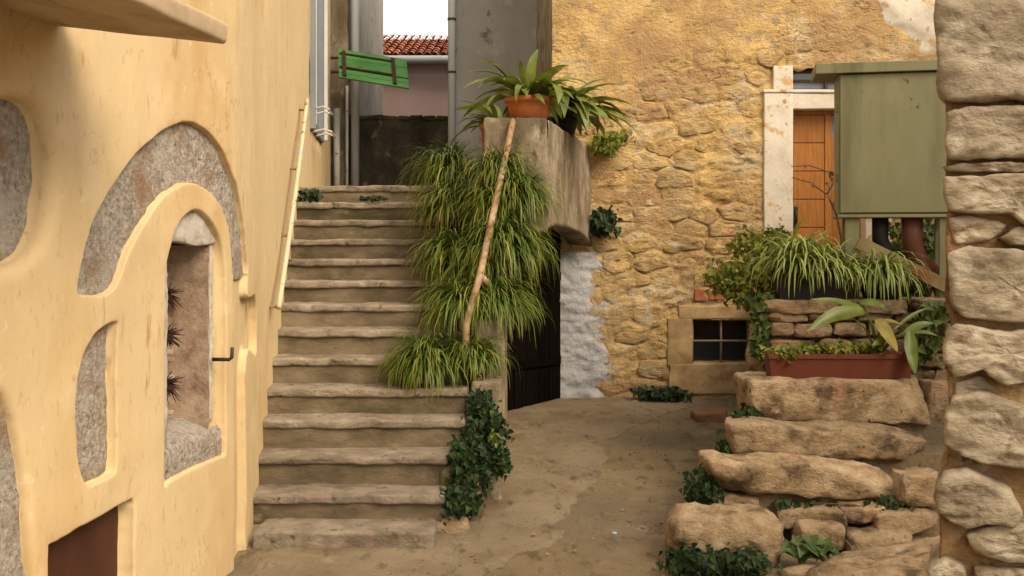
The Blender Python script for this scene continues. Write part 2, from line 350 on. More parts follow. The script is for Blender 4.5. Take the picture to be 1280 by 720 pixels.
M['pane'] = glass('dark_window_glass'); M['panelight'] = glass('window_glass_painted_sky', (.20, .24, .30), .05)  # the paler glass has a sky reflection painted into its base colour
M['void'] = glass('unlit_interior', (.004, .003, .003), .9)
M['grass'] = leaf_material('mondo_grass_blade', 0, 0, .22, .42, attr=True)
M['spider'] = leaf_material('spider_plant_blade', 0, 0, .25, .4, attr=True)
M['ivy'] = leaf_material('ivy_leaf', (.008, .022, .007), (.040, .072, .020), .15, .5, spec=.2)
M['ivylight'] = leaf_material('light_ivy_leaf', (.045, .085, .018), (.11, .15, .035), .25, .45)
M['shrub'] = leaf_material('shrub_leaf', (.08, .125, .012), (.28, .27, .04), .28, .5)
M['strap'] = leaf_material('strap_leaf', (.06, .115, .016), (.21, .235, .035), .3, .4, spec=.45)
M['bigleaf'] = leaf_material('broad_leaf', (.07, .13, .02), (.17, .19, .035), .25, .35, spec=.4)
M['yellowleaf'] = leaf_material('yellowing_leaf', (.24, .20, .03), (.30, .25, .05), .25, .5)
M['deadleaf'] = leaf_material('dry_leaf', (.10, .05, .02), (.18, .09, .035), .1, .8)
M['weed'] = leaf_material('dark_weed_leaf', (.014, .032, .012), (.04, .07, .022), .15, .5)
# ------------------------------------------------------------------ ground
def ground_z(x, y):
    return .012+np.clip((np.asarray(y)-6.2)/5.3, 0, 1)*.215+0*np.asarray(x)
gx = np.unique(np.concatenate([np.linspace(-60, -4, 12), np.arange(-4, 5.01, .05), np.linspace(5, 60, 12)]))
gy = np.unique(np.concatenate([np.linspace(-60, 3, 14), np.arange(3, 12.01, .05), np.linspace(12, 120, 14)]))
GX, GY = np.meshgrid(gx, gy); pts = np.stack([GX.ravel(), GY.ravel(), 0*GX.ravel()], 1)
gz = ground_z(pts[:, 0], pts[:, 1])+.014*fbm(pts*[1.3, 1.3, 1], 3, 5)+.004*fbm(pts*[7, 7, 1], 3, 9)
pts[:, 2] = gz; nx = len(gx)
F = [(j*nx+i, j*nx+i+1, (j+1)*nx+i+1, (j+1)*nx+i) for j in range(len(gy)-1) for i in range(nx-1)]
structure(mesh('ground', pts, F, M['ground'], smooth=True, org=(0, 0, 0)))
def gz_at(x, y):
    p = np.array([[x, y, 0.]]); return float(ground_z(x, y)+.014*fbm(p*[1.3, 1.3, 1], 3, 5)[0]+.004*fbm(p*[7, 7, 1], 3, 9)[0])

# a thin, broken screed lying on the earth along the stair side
def on_ground(px, py):
    D = EYE*FPX/(py-HY)
    for _ in range(6): D = (EYE-float(ground_z(0, D)))*FPX/(py-HY)
    return ((px-CX)/FPX*D, D)
edge = [on_ground(*q) for q in [(560, 760), (600, 722), (652, 693), (690, 683), (708, 664), (694, 656), (712, 644), (722, 618), (745, 604), (752, 588), (760, 566), (742, 556), (770, 545), (800, 530), (850, 512), (880, 505)]]
poly = np.array(edge+[(2.0, 11.5), (.5, 11.5), (-.2, 10.5), (-.45, 7.9), (-.7, 6.9), (-1.55, 6.5), (-1.6, 5.0)])
poly = resample(poly, .02); poly += .07*np.stack([fbm(np.c_[poly*5, 0*poly[:, 0]], 5, 3, .65), fbm(np.c_[poly*5, 0*poly[:, 0]], 5, 8, .65)], 1)
def sheet(name, poly, zf, thick, mat, step=.06, parent=None, seed=0):
    lo, hi = poly.min(0), poly.max(0)
    g = np.stack(np.meshgrid(np.arange(lo[0], hi[0], step), np.arange(lo[1], hi[1], step)), -1).reshape(-1, 2)
    g = g[sdf(g, poly) > step*.4]; allp = np.vstack([poly, g]); n = len(poly)
    r = geometry.delaunay_2d_cdt([Vector(p) for p in allp], [(i, (i+1) % n) for i in range(n)], [], 1, 1e-6)
    V2 = np.array([tuple(v) for v in r[0]]); F = [tuple(f) for f in r[2]]
    rim = sdf(V2, poly) < 1e-4
    z = np.array([zf(x, y) for x, y in V2]); top = z+thick
    V = np.c_[V2, np.where(rim, top-thick*.5, top)]
    m = len(V); ridx = []
    low = np.c_[V2, z-.02]; V = np.vstack([V, low])
    F2 = list(F); es = {}
    for f in F:
        for a, b in zip(f, f[1:]+f[:1]): es[(a, b)] = 1
    for a, b in list(es):
        if (b, a) not in es: F2.append((b, a, a+m, b+m))
    return mesh(name, V, F2, mat, parent, smooth=False)
structure(sheet('concrete_screed', poly, gz_at, .008, M['patch'], .09))

# loose grit and small pebbles on the floor
rs = np.random.RandomState(3); parts = []
oct_v = np.array([(1, 0, 0), (-1, 0, 0), (0, 1, 0), (0, -1, 0), (0, 0, 1), (0, 0, -1)], float); oct_f = [(0, 2, 4), (2, 1, 4), (1, 3, 4), (3, 0, 4), (2, 0, 5), (1, 2, 5), (3, 1, 5), (0, 3, 5)]
for k in range(900):
    t = rs.rand(); y_ = 4.6+6.8*rs.rand()
    x_ = (-.35+1.9*rs.rand()) if t < .45 else ((-.45+rs.normal()*.12) if t < .7 else (1.15+rs.normal()*.15))
    if y_ < 6.9 and x_ < -.4 and y_ > 6.3: continue
    sz_ = .004+.010*rs.rand()**3
    parts.append((rotz(oct_v*[sz_*rs.uniform(.8, 1.5), sz_*rs.uniform(.8, 1.3), sz_*.6]+rs.normal(size=(6, 3))*sz_*.15, rs.rand()*6)+[x_, y_, float(ground_z(x_, y_))+.016], oct_f))
V, F = join_vf(parts); g_ = mesh('grit', V, F, M['rock']); g_['kind'] = 'stuff'; g_['label'] = 'loose grit and small pebbles scattered on the path'; g_['category'] = 'gravel'

# ------------------------------------------------------------------ left house (yellow plaster)
BEND = 6.2
def wallX(D):
    D = np.asarray(D, float)
    a = -2.578+.148*D; b = -.953-.114*D
    k = .10; m = np.minimum(a, b)                    # soft minimum at the bend
    return m-k*.35*np.exp(-((D-BEND)/k)**2)*.25
def wall_n(D):
    t = np.clip((np.asarray(D, float)-BEND+.1)/.2, 0, 1); t = t*t*(3-2*t)
    nx = np.ones_like(t); ny = -.148*(1-t)+.114*t
    L = np.hypot(nx, ny); return nx/L, ny/L
def pxw(px, py):
    """pixel -> (distance, height) on the left wall"""
    s = (CX-px)/FPX
    D = 2.578/(s+.148)
    if D > BEND: D = .953/(s-.114) if s > .115 else 40
    return (D, EYE-(py-HY)/FPX*D)
def wpt(D, Z, depth):
    """depth > 0 goes into the wall"""
    D = np.asarray(D, float); nx, ny = wall_n(D)
    return np.stack([wallX(D)-depth*nx, D-depth*ny, np.asarray(Z, float)], -1)
def wpoly(pts, smooth=True, n=6): 
    p = np.array([pxw(*q) for q in pts]); return smooth_poly(p, n) if smooth else p
shapes = {}
arch_out = [(97, 362), (107, 310), (120, 270), (137, 240), (155, 210), (180, 182), (205, 163), (232, 152), (255, 160), (275, 182), (291, 215), (301, 250), (306, 300), (308, 345)]
arch_in = [(295, 345), (292, 325), (288, 290), (278, 260), (261, 238), (240, 229), (220, 234), (200, 250), (175, 285), (158, 322), (144, 358), (130, 368), (108, 369)]
shapes['arch'] = (wpoly(arch_out+arch_in), .045, .012)
shapes['groove'] = (wpoly([(296, 340), (308, 340), (308, 372), (320, 374), (321, 440), (307, 446), (306, 600), (306, 780), (297, 780), (296, 600), (295, 450)], n=5), .05, .015)
niche_px = [(207, 603), (206, 500), (206, 400), (207, 350), (210, 322), (216, 298), (224, 280), (234, 268), (245, 263), (257, 268), (268, 281), (277, 302), (282, 335), (283, 400), (283, 500), (283, 564), (278, 570), (240, 586), (212, 602)]
shapes['niche'] = (wpoly(niche_px), .055, .016)
lens_px = [(107, 606), (100, 580), (96, 540), (95, 500), (98, 470), (106, 442), (118, 420), (132, 407), (144, 402), (147, 410), (146, 470), (146, 560), (145, 588), (140, 594), (122, 602)]
shapes['lens'] = (wpoly(lens_px), .06, .012)
hatch_px = [(60, 684), (90, 666), (130, 644), (164, 625), (168, 628), (168, 700), (168, 830), (60, 830)]
shapes['hatch'] = (resample(wpoly([(60, 682), (168, 622), (168, 830), (60, 830)], False), .03), .10, .015)
door_px = [(-160, 150), (-60, 128), (0, 124), (30, 122), (52, 134), (64, 162), (67, 230), (58, 290), (40, 320), (0, 335), (-160, 345)]
shapes['upper'] = (wpoly(door_px), .11, .06)
low_px = [(-160, 480), (-40, 480), (0, 492), (20, 530), (32, 590), (36, 660), (38, 830), (-160, 830)]
shapes['lower'] = (wpoly(low_px), .06, .04)
hole_z0, hole_z1 = .90, 1.985
hole_px = np.array([(pxw(217, 400)[0], hole_z0), (pxw(273, 400)[0], hole_z0), (pxw(273, 400)[0], hole_z1), (pxw(217, 400)[0], hole_z1)])
shapes['hole'] = (hole_px, .36, .004)
win = np.array([(11.55, 3.25), (13.3, 3.25), (13.3, 5.4), (11.55, 5.4)])
shapes['window'] = (win, .10, .01)
for nm in ('arch', 'niche', 'lens', 'groove', 'lower', 'hatch'):          # hand-cut, chipped outlines
    p_, d_, r_ = shapes[nm]; p_ = resample(p_, .02); q_ = np.c_[p_*14, 0*p_[:, 0]]
    shapes[nm] = (p_+.007*np.stack([fbm(q_, 4, 11, .6), fbm(q_, 4, 12, .6)], 1), d_, r_)
def profile(s, d, r):
    t = np.clip((s+r)/r, 0, 1); rd = min(r, d)
    dep = rd*(1-np.sqrt(np.clip(1-t*t, 0, 1)))
    return np.where(s > 0, rd+(d-rd)*np.clip(s/.004, 0, 1), dep)
def wall_depth(Q):
    dep = np.zeros(len(Q)); which = np.zeros(len(Q), int)
    for k, (nm, (poly, d, r)) in enumerate(shapes.items()):
        lo, hi = poly.min(0)-.15, poly.max(0)+.15
        m = (Q[:, 0] > lo[0]) & (Q[:, 0] < hi[0]) & (Q[:, 1] > lo[1]) & (Q[:, 1] < hi[1])
        if not m.any(): continue
        s = sdf(Q[m], poly); v = profile(s, d, r)
        dm = dep[m]; wm = which[m]; dm2 = np.maximum(dm, v); wm[(s > -.0005)] = k+1
        dep[m] = dm2; which[m] = wm
    return dep, which
def lump(Q): 
    q = np.c_[Q, 0*Q[:, 0]]
    return .018*fbm(q*[1.2, 1.0, 1], 3, 41)+.006*fbm(q*[6, 6, 1], 4, 43)
pts2 = [np.stack(np.meshgrid(np.arange(2.6, 6.75, .035), np.arange(.0, 4.7, .035)), -1).reshape(-1, 2),
        np.stack(np.meshgrid(np.arange(6.78, 15.01, .16), np.arange(.0, 7.61, .16)), -1).reshape(-1, 2),
        np.stack(np.meshgrid(np.arange(2.6, 6.75, .16), np.arange(4.72, 7.61, .16)), -1).reshape(-1, 2),
        np.stack(np.meshgrid(np.arange(-6, 2.55, .4), np.arange(0, 7.61, .4)), -1).reshape(-1, 2),
        np.array([(-6, 7.7), (15.05, 7.7), (-6, -.3), (15.05, -.3)])]
rs = np.random.RandomState(4)
pts2 = [p+rs.uniform(-.004, .004, p.shape) if len(p) > 8 else p for p in pts2]
edges = []; base = np.vstack(pts2); extra = []; cnt = 0
for nm, (poly, d, r) in shapes.items():
    st = .02 if nm not in ('window', 'hole') else .05
    p0 = poly if nm in ('window', 'hole') else resample(poly, st)
    for off in (-r, -.65*r, -.3*r, -.08*r, 0, .004):
        lp = offset_loop(p0, off) if len(p0) > 4 else None
        if lp is None:
            c = p0.mean(0); lp = p0+np.sign(c-p0)*off
            lp = resample(lp, .05) if nm == 'hole' else resample(lp, .15)
        extra.append(lp); cnt += len(lp)
EX = np.vstack(extra)
keep = np.ones(len(base), bool)                       # thin the grid next to the contour rings
for nm, (poly, d, r) in shapes.items():
    lo, hi = poly.min(0)-.1, poly.max(0)+.1
    m = np.where((base[:, 0] > lo[0]) & (base[:, 0] < hi[0]) & (base[:, 1] > lo[1]) & (base[:, 1] < hi[1]))[0]
    s = sdf(base[m], poly); keep[m[(s > -r-.008) & (s < .012)]] = False
base = base[keep]
allp = np.vstack([base, EX])
res = geometry.delaunay_2d_cdt([Vector(p) for p in allp], [], [], 0, 1e-5)
Q = np.array([tuple(v) for v in res[0]]); F = [tuple(f) for f in res[2]]
dep, which = wall_depth(Q)
V = wpt(Q[:, 0], Q[:, 1], dep-lump(Q))
names = ['']+list(shapes)
fm = []
for f in F:
    ws = [names[which[i]] for i in f]
    fm.append(1 if all(w == 'hole' for w in ws) else 0)
# orientation: normals towards +X
F2 = []
for f in F:
    a, b, c = V[f[0]], V[f[1]], V[f[2]]; q = Q[list(f)]
    ar = (q[1, 0]-q[0, 0])*(q[2, 1]-q[0, 1])-(q[2, 0]-q[0, 0])*(q[1, 1]-q[0, 1])
    F2.append(f if ar > 0 else f[::-1])
HL = thing('plastered_house', wpt(5.0, 0.0, .5), 'yellow plastered house with an arched stone-framed opening and grey exposed stone patches', 'house')
mesh('wall', V, F2, None, HL, smooth=False, mats=[M['plaster'], M['brownstone']], fmat=fm)
me = bpy.data.objects['wall'].data
me.polygons.foreach_set('use_smooth', [True]*len(me.polygons))
Vb = []; Dn = np.array([-6., 6.2, 15.05]); back = wpt(Dn, 0*Dn, 0)
prism = [(back[0][0]-.5, -6), (back[1][0]-.5, 6.2), (back[2][0]-.08, 15.04), (-9, 15.04), (-9, -6)]
Vb = np.array([(x, y, z) for z in (-.3, 7.69) for x, y in prism]); k = 5
Fb = [tuple(range(k))[::-1], tuple(range(k, 2*k))]+[(i, (i+1) % k, k+(i+1) % k, k+i) for i in range(k)]
mesh('house_body', Vb, Fb, M['plaster'], HL)

def wall_piece(name, poly, back, front, mat, step=.03, amp=.006, fq=18, parent=HL, seed=0, rnd=.008):
    """a thin slab of stone lying in the plane of the left wall"""
    poly = resample(poly, step*.8); lo, hi = poly.min(0), poly.max(0)
    g = np.stack(np.meshgrid(np.arange(lo[0], hi[0], step), np.arange(lo[1], hi[1], step)), -1).reshape(-1, 2)
    if len(g): g = g[sdf(g, poly) > step*.5]
    inner = offset_loop(poly, rnd); n = len(poly)
    allp = np.vstack([poly, inner, g])
    r = geometry.delaunay_2d_cdt([Vector(p) for p in allp], [(i, (i+1) % n) for i in range(n)], [], 1, 1e-6)
    V2 = np.array([tuple(v) for v in r[0]]); F = [tuple(f) for f in r[2]]
    s = sdf(V2, poly); t = np.clip(s/rnd, 0, 1)
    dp = front+(1-t)*rnd*.6-amp*fbm(np.c_[V2*fq, 0*V2[:, 0]+seed], 4, 71+seed)*t-lump(V2)
    V = wpt(V2[:, 0], V2[:, 1], dp); m = len(V)
    Vk = wpt(V2[:, 0], V2[:, 1], back-lump(V2)); V = np.vstack([V, Vk]); F3 = []; es = {}
    for f in F:
        q = V2[list(f)]; ar = (q[1, 0]-q[0, 0])*(q[2, 1]-q[0, 1])-(q[2, 0]-q[0, 0])*(q[1, 1]-q[0, 1])
        f = f if ar > 0 else f[::-1]; F3.append(f)
        for a, b in zip(f, f[1:]+f[:1]): es[(a, b)] = 1
    for a, b in list(es):
        if (b, a) not in es: F3.append((b, a, a+m, b+m))
    return mesh(name, V, F3, mat, parent, smooth=True)
wall_piece('arch_stone', offset_loop(shapes['arch'][0], -.004), .07, .036, M['granite'], .02, .012, 22)
wall_piece('stone_panel', offset_loop(shapes['lens'][0], -.004), .08, .050, M['granite'], .02, .010, 24, seed=2)
wall_piece('stone_panel', offset_loop(shapes['upper'][0], -.002), .14, .098, M['granite'], .04, .012, 16, seed=3)
wall_piece('stone_panel', offset_loop(shapes['lower'][0], -.002), .09, .045, M['granite'], .04, .012, 18, seed=4)
DN, DF = hole_px[0, 0], hole_px[1, 0]; Dn0, Df0 = pxw(205, 400)[0], pxw(284, 400)[0]
jag = lambda a, b, x, n, s: [(x+.006*math.sin(i*2.3+s), a+(b-a)*i/n) for i in range(n+1)]
wall_piece('window_jamb', np.array(jag(.80, 2.0, Dn0, 10, 1)+jag(2.0, .80, DN+.004, 14, 2)), .10, .035, M['palestone'], .025, .012, 22, seed=5)
wall_piece('window_jamb', np.array(jag(.95, 1.99, DF-.003, 12, 1)+jag(1.99, .95, DF+.03, 8, 2)), .10, .046, M['palestone'], .025, .008, 22, seed=6)
lin = [(Dn0, 1.985), (DN+.1, 1.99), (DF-.2, 1.965), (DF, 1.975), (Df0, 1.99), (Df0-.05, 2.10), (5.75, 2.22), (5.55, 2.24), (5.40, 2.14)]
wall_piece('window_lintel', np.array(lin), .12, .034, M['palestone'], .03, .012, 14, seed=7)
# sill: block with a sloping top, reaching back into the opening
zs = .985
V = []; F = []
nD, nd = 18, 10
prof = [(.03, .70), (.028, .80), (.03, .885), (.045, .905), (.10, .93), (.2, .965), (.35, .985)]
for i in range(nD+1):
    D = Dn0+(Df0-Dn0)*i/nD
    for j, (d, z) in enumerate(prof):
        V.append(wpt(D, z, d+.004*float(fbm(np.array([[D*18, z*18, j*.3]]), 3, 77)[0])))
V = np.array([np.ravel(v) for v in V]); m = len(prof)
F = [(i*m+j, (i+1)*m+j, (i+1)*m+j+1, i*m+j+1) for i in range(nD) for j in range(m-1)]
mesh('window_sill', V, F, M['granite'], HL, smooth=True)
# rusted stubs of the old window bars
for z in (1.70, 1.47, 1.20):
    rr = random.Random(int(z*100)); parts = []
    a = wpt(DF-.30, z, .19); b = wpt(DF-.22, z-.005, .20); parts.append(tube_vf([a, b], .012, 6))
    for k in range(80):
        th = rr.uniform(0, 6.28); d = np.array([rr.uniform(-.3, 1), rr.uniform(-1, .8), rr.uniform(-.8, .6)]); d /= np.linalg.norm(d)
        st = np.array(a)+(np.array(b)-a)*rr.random(); e = st+d*rr.uniform(.03, .12)+np.array([0, 0, -.012]); parts.append(tube_vf([st, (st+e)/2+[0, 0, .006], e], [.005, .004, .0015], 4))
    Vt, Ft = join_vf(parts); mesh('bar_stub', Vt, Ft, M['ironrust'], HL)
# stone lining of the opening
def lining(name, f, n1, n2, seed, mat):
    V = np.array([np.ravel(f(i/n1, j/n2)) for j in range(n2+1) for i in range(n1+1)])
    V = rough(V, (.008, .008, .006), (11, 11, 11), seed, 4)
    F = [(j*(n1+1)+i, j*(n1+1)+i+1, (j+1)*(n1+1)+i+1, (j+1)*(n1+1)+i) for j in range(n2) for i in range(n1)]
    mesh(name, V, F, mat, HL, smooth=True)
lining('window_reveal', lambda u, v: wpt(DF-.028, .90+1.09*v*(1 if v < .99 else 1), .045+.32*(1-u)), 14, 40, 5, M['brownstone'])
lining('window_back', lambda u, v: wpt(DN-.01+(DF-DN)*u, .90+1.09*v, .335), 14, 30, 6, M['brownstone'])
lining('window_soffit', lambda u, v: wpt(DN-.01+(DF-DN)*u, 1.968, .05+.30*v), 14, 10, 7, M['brownstone'])
# black iron hook in the right hand frame
a = wpt(DF-.015, 1.31, .03); hk = [a, a+[.10, -.01, 0.0], a+[.115, -.01, .012], a+[.118, -.01, .07]]
Vt, Ft = tube_vf(hk, .011, 8); mesh('shutter_hook', Vt, Ft, M['iron'], HL, smooth=True)
# maroon hatch
hp = offset_loop(resample(shapes['hatch'][0], .03), -.001)
hd = wall_piece('meter_hatch', hp, .13, .085, M['hatch'], .05, .002, 8, seed=8)
# canopy slab over the passage
A = wpt(4.38, 2.91, -.0); nx_, ny_ = wall_n(np.array(4.38)); out = np.array([float(nx_), float(ny_)])
dirw = np.array([.148, 1.0])/math.hypot(.148, 1)
Vc, Fc = rbox_vf((.45, 1.3, .045), .022, (14, 30, 3))
Vc = rough(Vc, (.012, .012, .006), (5, 5, 5), 3)
o0 = np.ravel(A); R = np.column_stack([[out[0], out[1], -.13], [dirw[0], dirw[1], 0], [.06, 0, 1]])
Vc = (Vc+[.45-.14, -1.3, .045]) @ R.T+o0
mesh('canopy_slab', Vc, Fc, M['canopy'], HL, smooth=True)
Vc, Fc = tube_vf([o0+np.array([out[0], out[1], 0])*.28-np.array([dirw[0], dirw[1], 0])*.12+[0, 0, -.022], o0+np.array([out[0], out[1], 0])*.42-np.array([dirw[0], dirw[1], 0])*.10+[0, 0, -.03]], .008, 6)
mesh('canopy_hook', Vc, Fc, M['iron'], HL)

# upper window beside the stairs: frame, shutter, panes
def wall_box(name, D0, D1, z0, z1, d0, d1, mat, parent):
    V = np.concatenate([np.stack([wpt(D, z, d) for D in (D0, D1) for d in (d0, d1)]) for z in (z0, z1)])
    F = [(0, 1, 3, 2), (4, 6, 7, 5), (0, 4, 5, 1), (2, 3, 7, 6), (0, 2, 6, 4), (1, 5, 7, 3)]
    return mesh(name, V, F, mat, parent)
w = wall_box('window', 11.56, 11.68, 3.26, 5.39, -.03, .09, M['greywood'], HL)
wall_box('frame', 13.16, 13.29, 3.26, 5.39, -.03, .09, M['greywood'], w)
wall_box('frame', 11.68, 13.16, 3.26, 3.36, -.03, .09, M['greywood'], w)
wall_box('frame', 12.39, 12.47, 3.36, 5.39, .0, .08, M['paintwhite'], w)
wall_box('pane', 11.68, 12.39, 3.36, 5.39, .03, .06, M['panelight'], w)
wall_box('pane', 12.47, 13.16, 3.36, 5.39, .03, .06, M['panelight'], w)
wall_box('shutter', 13.32, 13.40, 3.3, 5.5, -.07, -.0, M['paintwhite'], HL)
wall_box('shutter', 11.45, 11.52, 3.25, 5.4, -.06, -.0, M['greywood'], HL)
for z, r_ in ((3.50, .20), (3.24, .23)):
    a = wpt(11.75, z, .0); b = wpt(12.2, z, .0)
    oo = np.array([r_, 0, 0])
    Vt, Ft = tube_vf([a, a+oo*.6+[0, 0, .03], a+oo+[0, 0, 0.0]], .012, 6); mesh('line_bracket', Vt, Ft, M['whitepipe'], HL)
    Vt, Ft = tube_vf([b, b+oo*.6+[0, 0, .03], b+oo], .012, 6); mesh('line_bracket', Vt, Ft, M['whitepipe'], HL)
    Vt, Ft = tube_vf([a+oo*.97+[0, -.05, 0], b+oo*.97+[0, .05, 0]], .011, 6); mesh('line_bar', Vt, Ft, M['whitepipe'], HL)

# ------------------------------------------------------------------ wall handrail along the stairs
hr = thing('wall_handrail', wpt(7.6, .8, 0), 'cream painted pipe handrail fixed to the yellow wall beside the stairs', 'handrail')
def rp(D, Z): return np.ravel(wpt(D, Z, -.075))
pa, pb = rp(7.7, 1.49), rp(10.2, 3.40)
cur = [pa+(pb-pa)*t+np.array([0, 0, -.10*math.sin(math.pi*t)*.6]) for t in np.linspace(0, 1, 14)]
Vt, Ft = tube_vf(cur, .020, 10); mesh('pipe', Vt, Ft, M['creamrail'], hr, smooth=True)
for t in (.03, .34, .66, .97):
    q = pa+(pb-pa)*t+np.array([0, 0, -.10*math.sin(math.pi*t)*.6]); D = q[1]
    Vt, Ft = tube_vf([np.ravel(wpt(D, q[2]-.05, .02)), np.ravel(wpt(D, q[2]-.05, -.05)), q], .012, 7); mesh('bracket', Vt, Ft, M['rust'], hr, smooth=True)

# ------------------------------------------------------------------ main staircase
ST = thing('stone_staircase', (-1.0, 6.55, 0), 'worn stone staircase climbing between the yellow wall and the grass-covered parapet', 'staircase')
front = [6.55+.28*i for i in range(14)]
topz = [.135, .30, .50, .70, .885, 1.08, 1.28, 1.465, 1.65, 1.83, 2.01, 2.19, 2.365, 2.54]
rightx = [-.50, -.445, -.44, -.345, -.325]+[-.24]*9
for i in range(14):
    f, z = front[i], topz[i]; z0 = topz[i-1] if i else 0.0
    xl = (float(wallX(f))-.04) if i else -1.66; xr = rightx[i]; w2 = (xr-xl)/2; cx = (xl+xr)/2
    run = .40 if i < 13 else .55
    if i == 0:
        V, F = rbox_vf((w2, .24, .085), .022, (60, 8, 5)); c = np.array([cx, f+.22, z-.085])
        V = rough(V, (.02, .030, .016), (6, 6, 10), 100, 6, c); mesh('step', V+c, F, M['step'], ST, smooth=True); continue
    th = .062
    # riser block
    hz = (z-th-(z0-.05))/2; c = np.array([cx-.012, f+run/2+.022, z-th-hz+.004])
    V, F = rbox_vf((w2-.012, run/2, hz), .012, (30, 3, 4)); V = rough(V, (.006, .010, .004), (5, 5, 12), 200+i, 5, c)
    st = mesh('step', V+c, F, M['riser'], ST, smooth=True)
    c = np.array([cx, f+run/2-.005, z-th/2]); V, F = rbox_vf((w2, run/2, th/2), .020, (70, 6, 3))
    V = rough(V, (.014, .026, .013), (6, 6, 9), 300+i, 6, c)
    V[:, 2] -= .010*np.clip(fbm((V+c)*[1.4, 2, 0]+i, 2, 330+i)+.1, 0, 1)*(V[:, 2] > 0)          # wear
    mesh('tread', V+c, F, M['step'], st, smooth=True)
# solid core below the steps and the parapet beside them
core = []
V = []; sect = [(6.62, -.05), (6.62, .04)]
for i in range(1, 14): sect += [(front[i]+.05, topz[i-1]-.03), (front[i]+.05, topz[i]-.075)]
sect += [(13.0, 2.46), (13.0, -.05)]
xl = [float(wallX(y))-.3 for y, z in sect]
def core_r(y): return -.56 if y < 7.15 else (-.44 if y < 7.7 else -.26)
Vl = [(a, y, z) for a, (y, z) in zip(xl, sect)]; Vr = [(core_r(y), y, z) for y, z in sect]; n = len(sect)
F = [(i, (i+1) % n, n+(i+1) % n, n+i) for i in range(n)]
V = np.array(Vl+Vr); tri = geometry.tessellate_polygon([[Vector((0, y, z)) for y, z in sect]])
F += [tuple(n+i for i in t) for t in tri]+[tuple(t)[::-1] for t in tri]
mesh('stair_core', V, F, M['concrete'], ST)
# low stepped parapet on the right, hidden under grass
for y0, y1, z1, xa, xb in ((7.62, 8.0, .95, -.30, -.075), (8.0, 8.45, 1.38, -.30, -.055), (8.45, 8.95, 1.80, -.30, -.05), (8.95, 10.2, 2.30, -.30, -.05)):
    h = np.array([(xb-xa)/2, (y1-y0)/2, (z1+.05)/2]); c = np.array([(xa+xb)/2, (y0+y1)/2, (z1-.05)/2])
    V, F = rbox_vf(h, .03, (4, 6, 12)); mesh('parapet_block', rough(V, (.014, .014, .01), (6, 6, 6), int(y0*10), 4, c)+c, F, M['concrete'], ST, smooth=True)
# landing: pier at the front, oblique parapet to the far wall, arched underside
ptop, pbot = 3.06, 2.06
def bulged(V, amp=.012, s=0): return rough(V, (amp, amp, amp*.6), (4, 4, 4), s, 5)
V, F = rbox_vf((.275, .19, (ptop-pbot)/2), .02, (24, 14, 36)); c = np.array([.035, 9.07, (ptop+pbot)/2])
mesh('pier', rough(bulged(V+c, .018, 12), (.012, .012, .01), (14, 14, 14), 13, 4), F, M['concrete'], ST, smooth=True)
A2, B2 = np.array([.31, 8.95]), np.array([.90, 11.56]); dv = (B2-A2)/np.linalg.norm(B2-A2); nv = np.array([dv[1], -dv[0]])
N, K = 70, 28; V = []; F = []
L = np.linalg.norm(B2-A2)
for side in (0, .24):
    for i in range(N+1):
        t = i/N; p = A2+(B2-A2)*t-nv*side
        zb = 1.86+.27*math.sqrt(max(0, 1-(max(0, t-.22)/.78)**2))-.05*max(0, 1-t/.15)**2
        for k in range(K+1):
            V.append((p[0], p[1], zb+(ptop-.012-zb)*k/K))
m = (N+1)*(K+1)
for i in range(N):
    for k in range(K):
        a = i*(K+1)+k; F.append((a, a+K+1, a+K+2, a+1)); F.append((m+a, m+a+1, m+a+K+2, m+a+K+1))
    a = i*(K+1); F.append((a, m+a, m+a+K+1, a+K+1)); b = a+K; F.append((b, b+K+1, m+b+K+1, m+b))
mesh('landing_parapet', rough(bulged(np.array(V), .018, 22), (.012, .012, .01), (14, 14, 14), 23, 4), F, M['concrete'], ST, smooth=True)
# vault floor of the landing
lp = [(-.26, 9.2), (.2, 9.2), (.75, 11.6), (.42, 11.62), (.30, 13.0), (-.26, 13.0)]
V = np.array([(x, y, z) for z in (2.14, 2.52) for x, y in lp]); k = len(lp)
F = [tuple(range(k))[::-1], tuple(range(k, 2*k))]+[(i, (i+1) % k, k+(i+1) % k, k+i) for i in range(k)]
mesh('landing_slab', V, F, M['concrete'], ST)
# stones at the foot of the stair side
V, F = rbox_vf((.13, .13, .09), .05, (6, 6, 5)); mesh('rubble_block', rough(V, (.05, .05, .04), (6, 6, 6), 92, 5)+[-.42, 6.98, .06], F, M['rock'], ST, smooth=True)
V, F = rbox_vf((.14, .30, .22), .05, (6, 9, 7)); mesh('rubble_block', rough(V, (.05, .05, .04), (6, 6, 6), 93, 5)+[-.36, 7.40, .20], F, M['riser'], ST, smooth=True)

# dark plank door under the landing
DD = thing('cellar_door', (.2, 11.1, .2), 'blackened plank door in the dark passage under the stair landing', 'door')
pA, pB = np.array([-.25, 10.62]), np.array([.53, 11.47])
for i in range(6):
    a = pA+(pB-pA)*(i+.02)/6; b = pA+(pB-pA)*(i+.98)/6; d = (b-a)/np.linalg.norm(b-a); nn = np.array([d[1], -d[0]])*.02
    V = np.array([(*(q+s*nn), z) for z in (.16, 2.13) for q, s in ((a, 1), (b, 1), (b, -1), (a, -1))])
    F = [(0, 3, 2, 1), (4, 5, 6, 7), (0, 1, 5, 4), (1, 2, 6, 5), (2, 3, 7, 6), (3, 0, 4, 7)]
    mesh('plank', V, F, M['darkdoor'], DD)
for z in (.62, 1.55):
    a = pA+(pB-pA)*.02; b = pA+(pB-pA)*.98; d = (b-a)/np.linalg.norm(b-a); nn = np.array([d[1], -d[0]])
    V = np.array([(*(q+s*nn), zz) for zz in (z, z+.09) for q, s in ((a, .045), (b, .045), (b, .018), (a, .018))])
    mesh('door_strap', V, F, M['darkdoor'], DD)

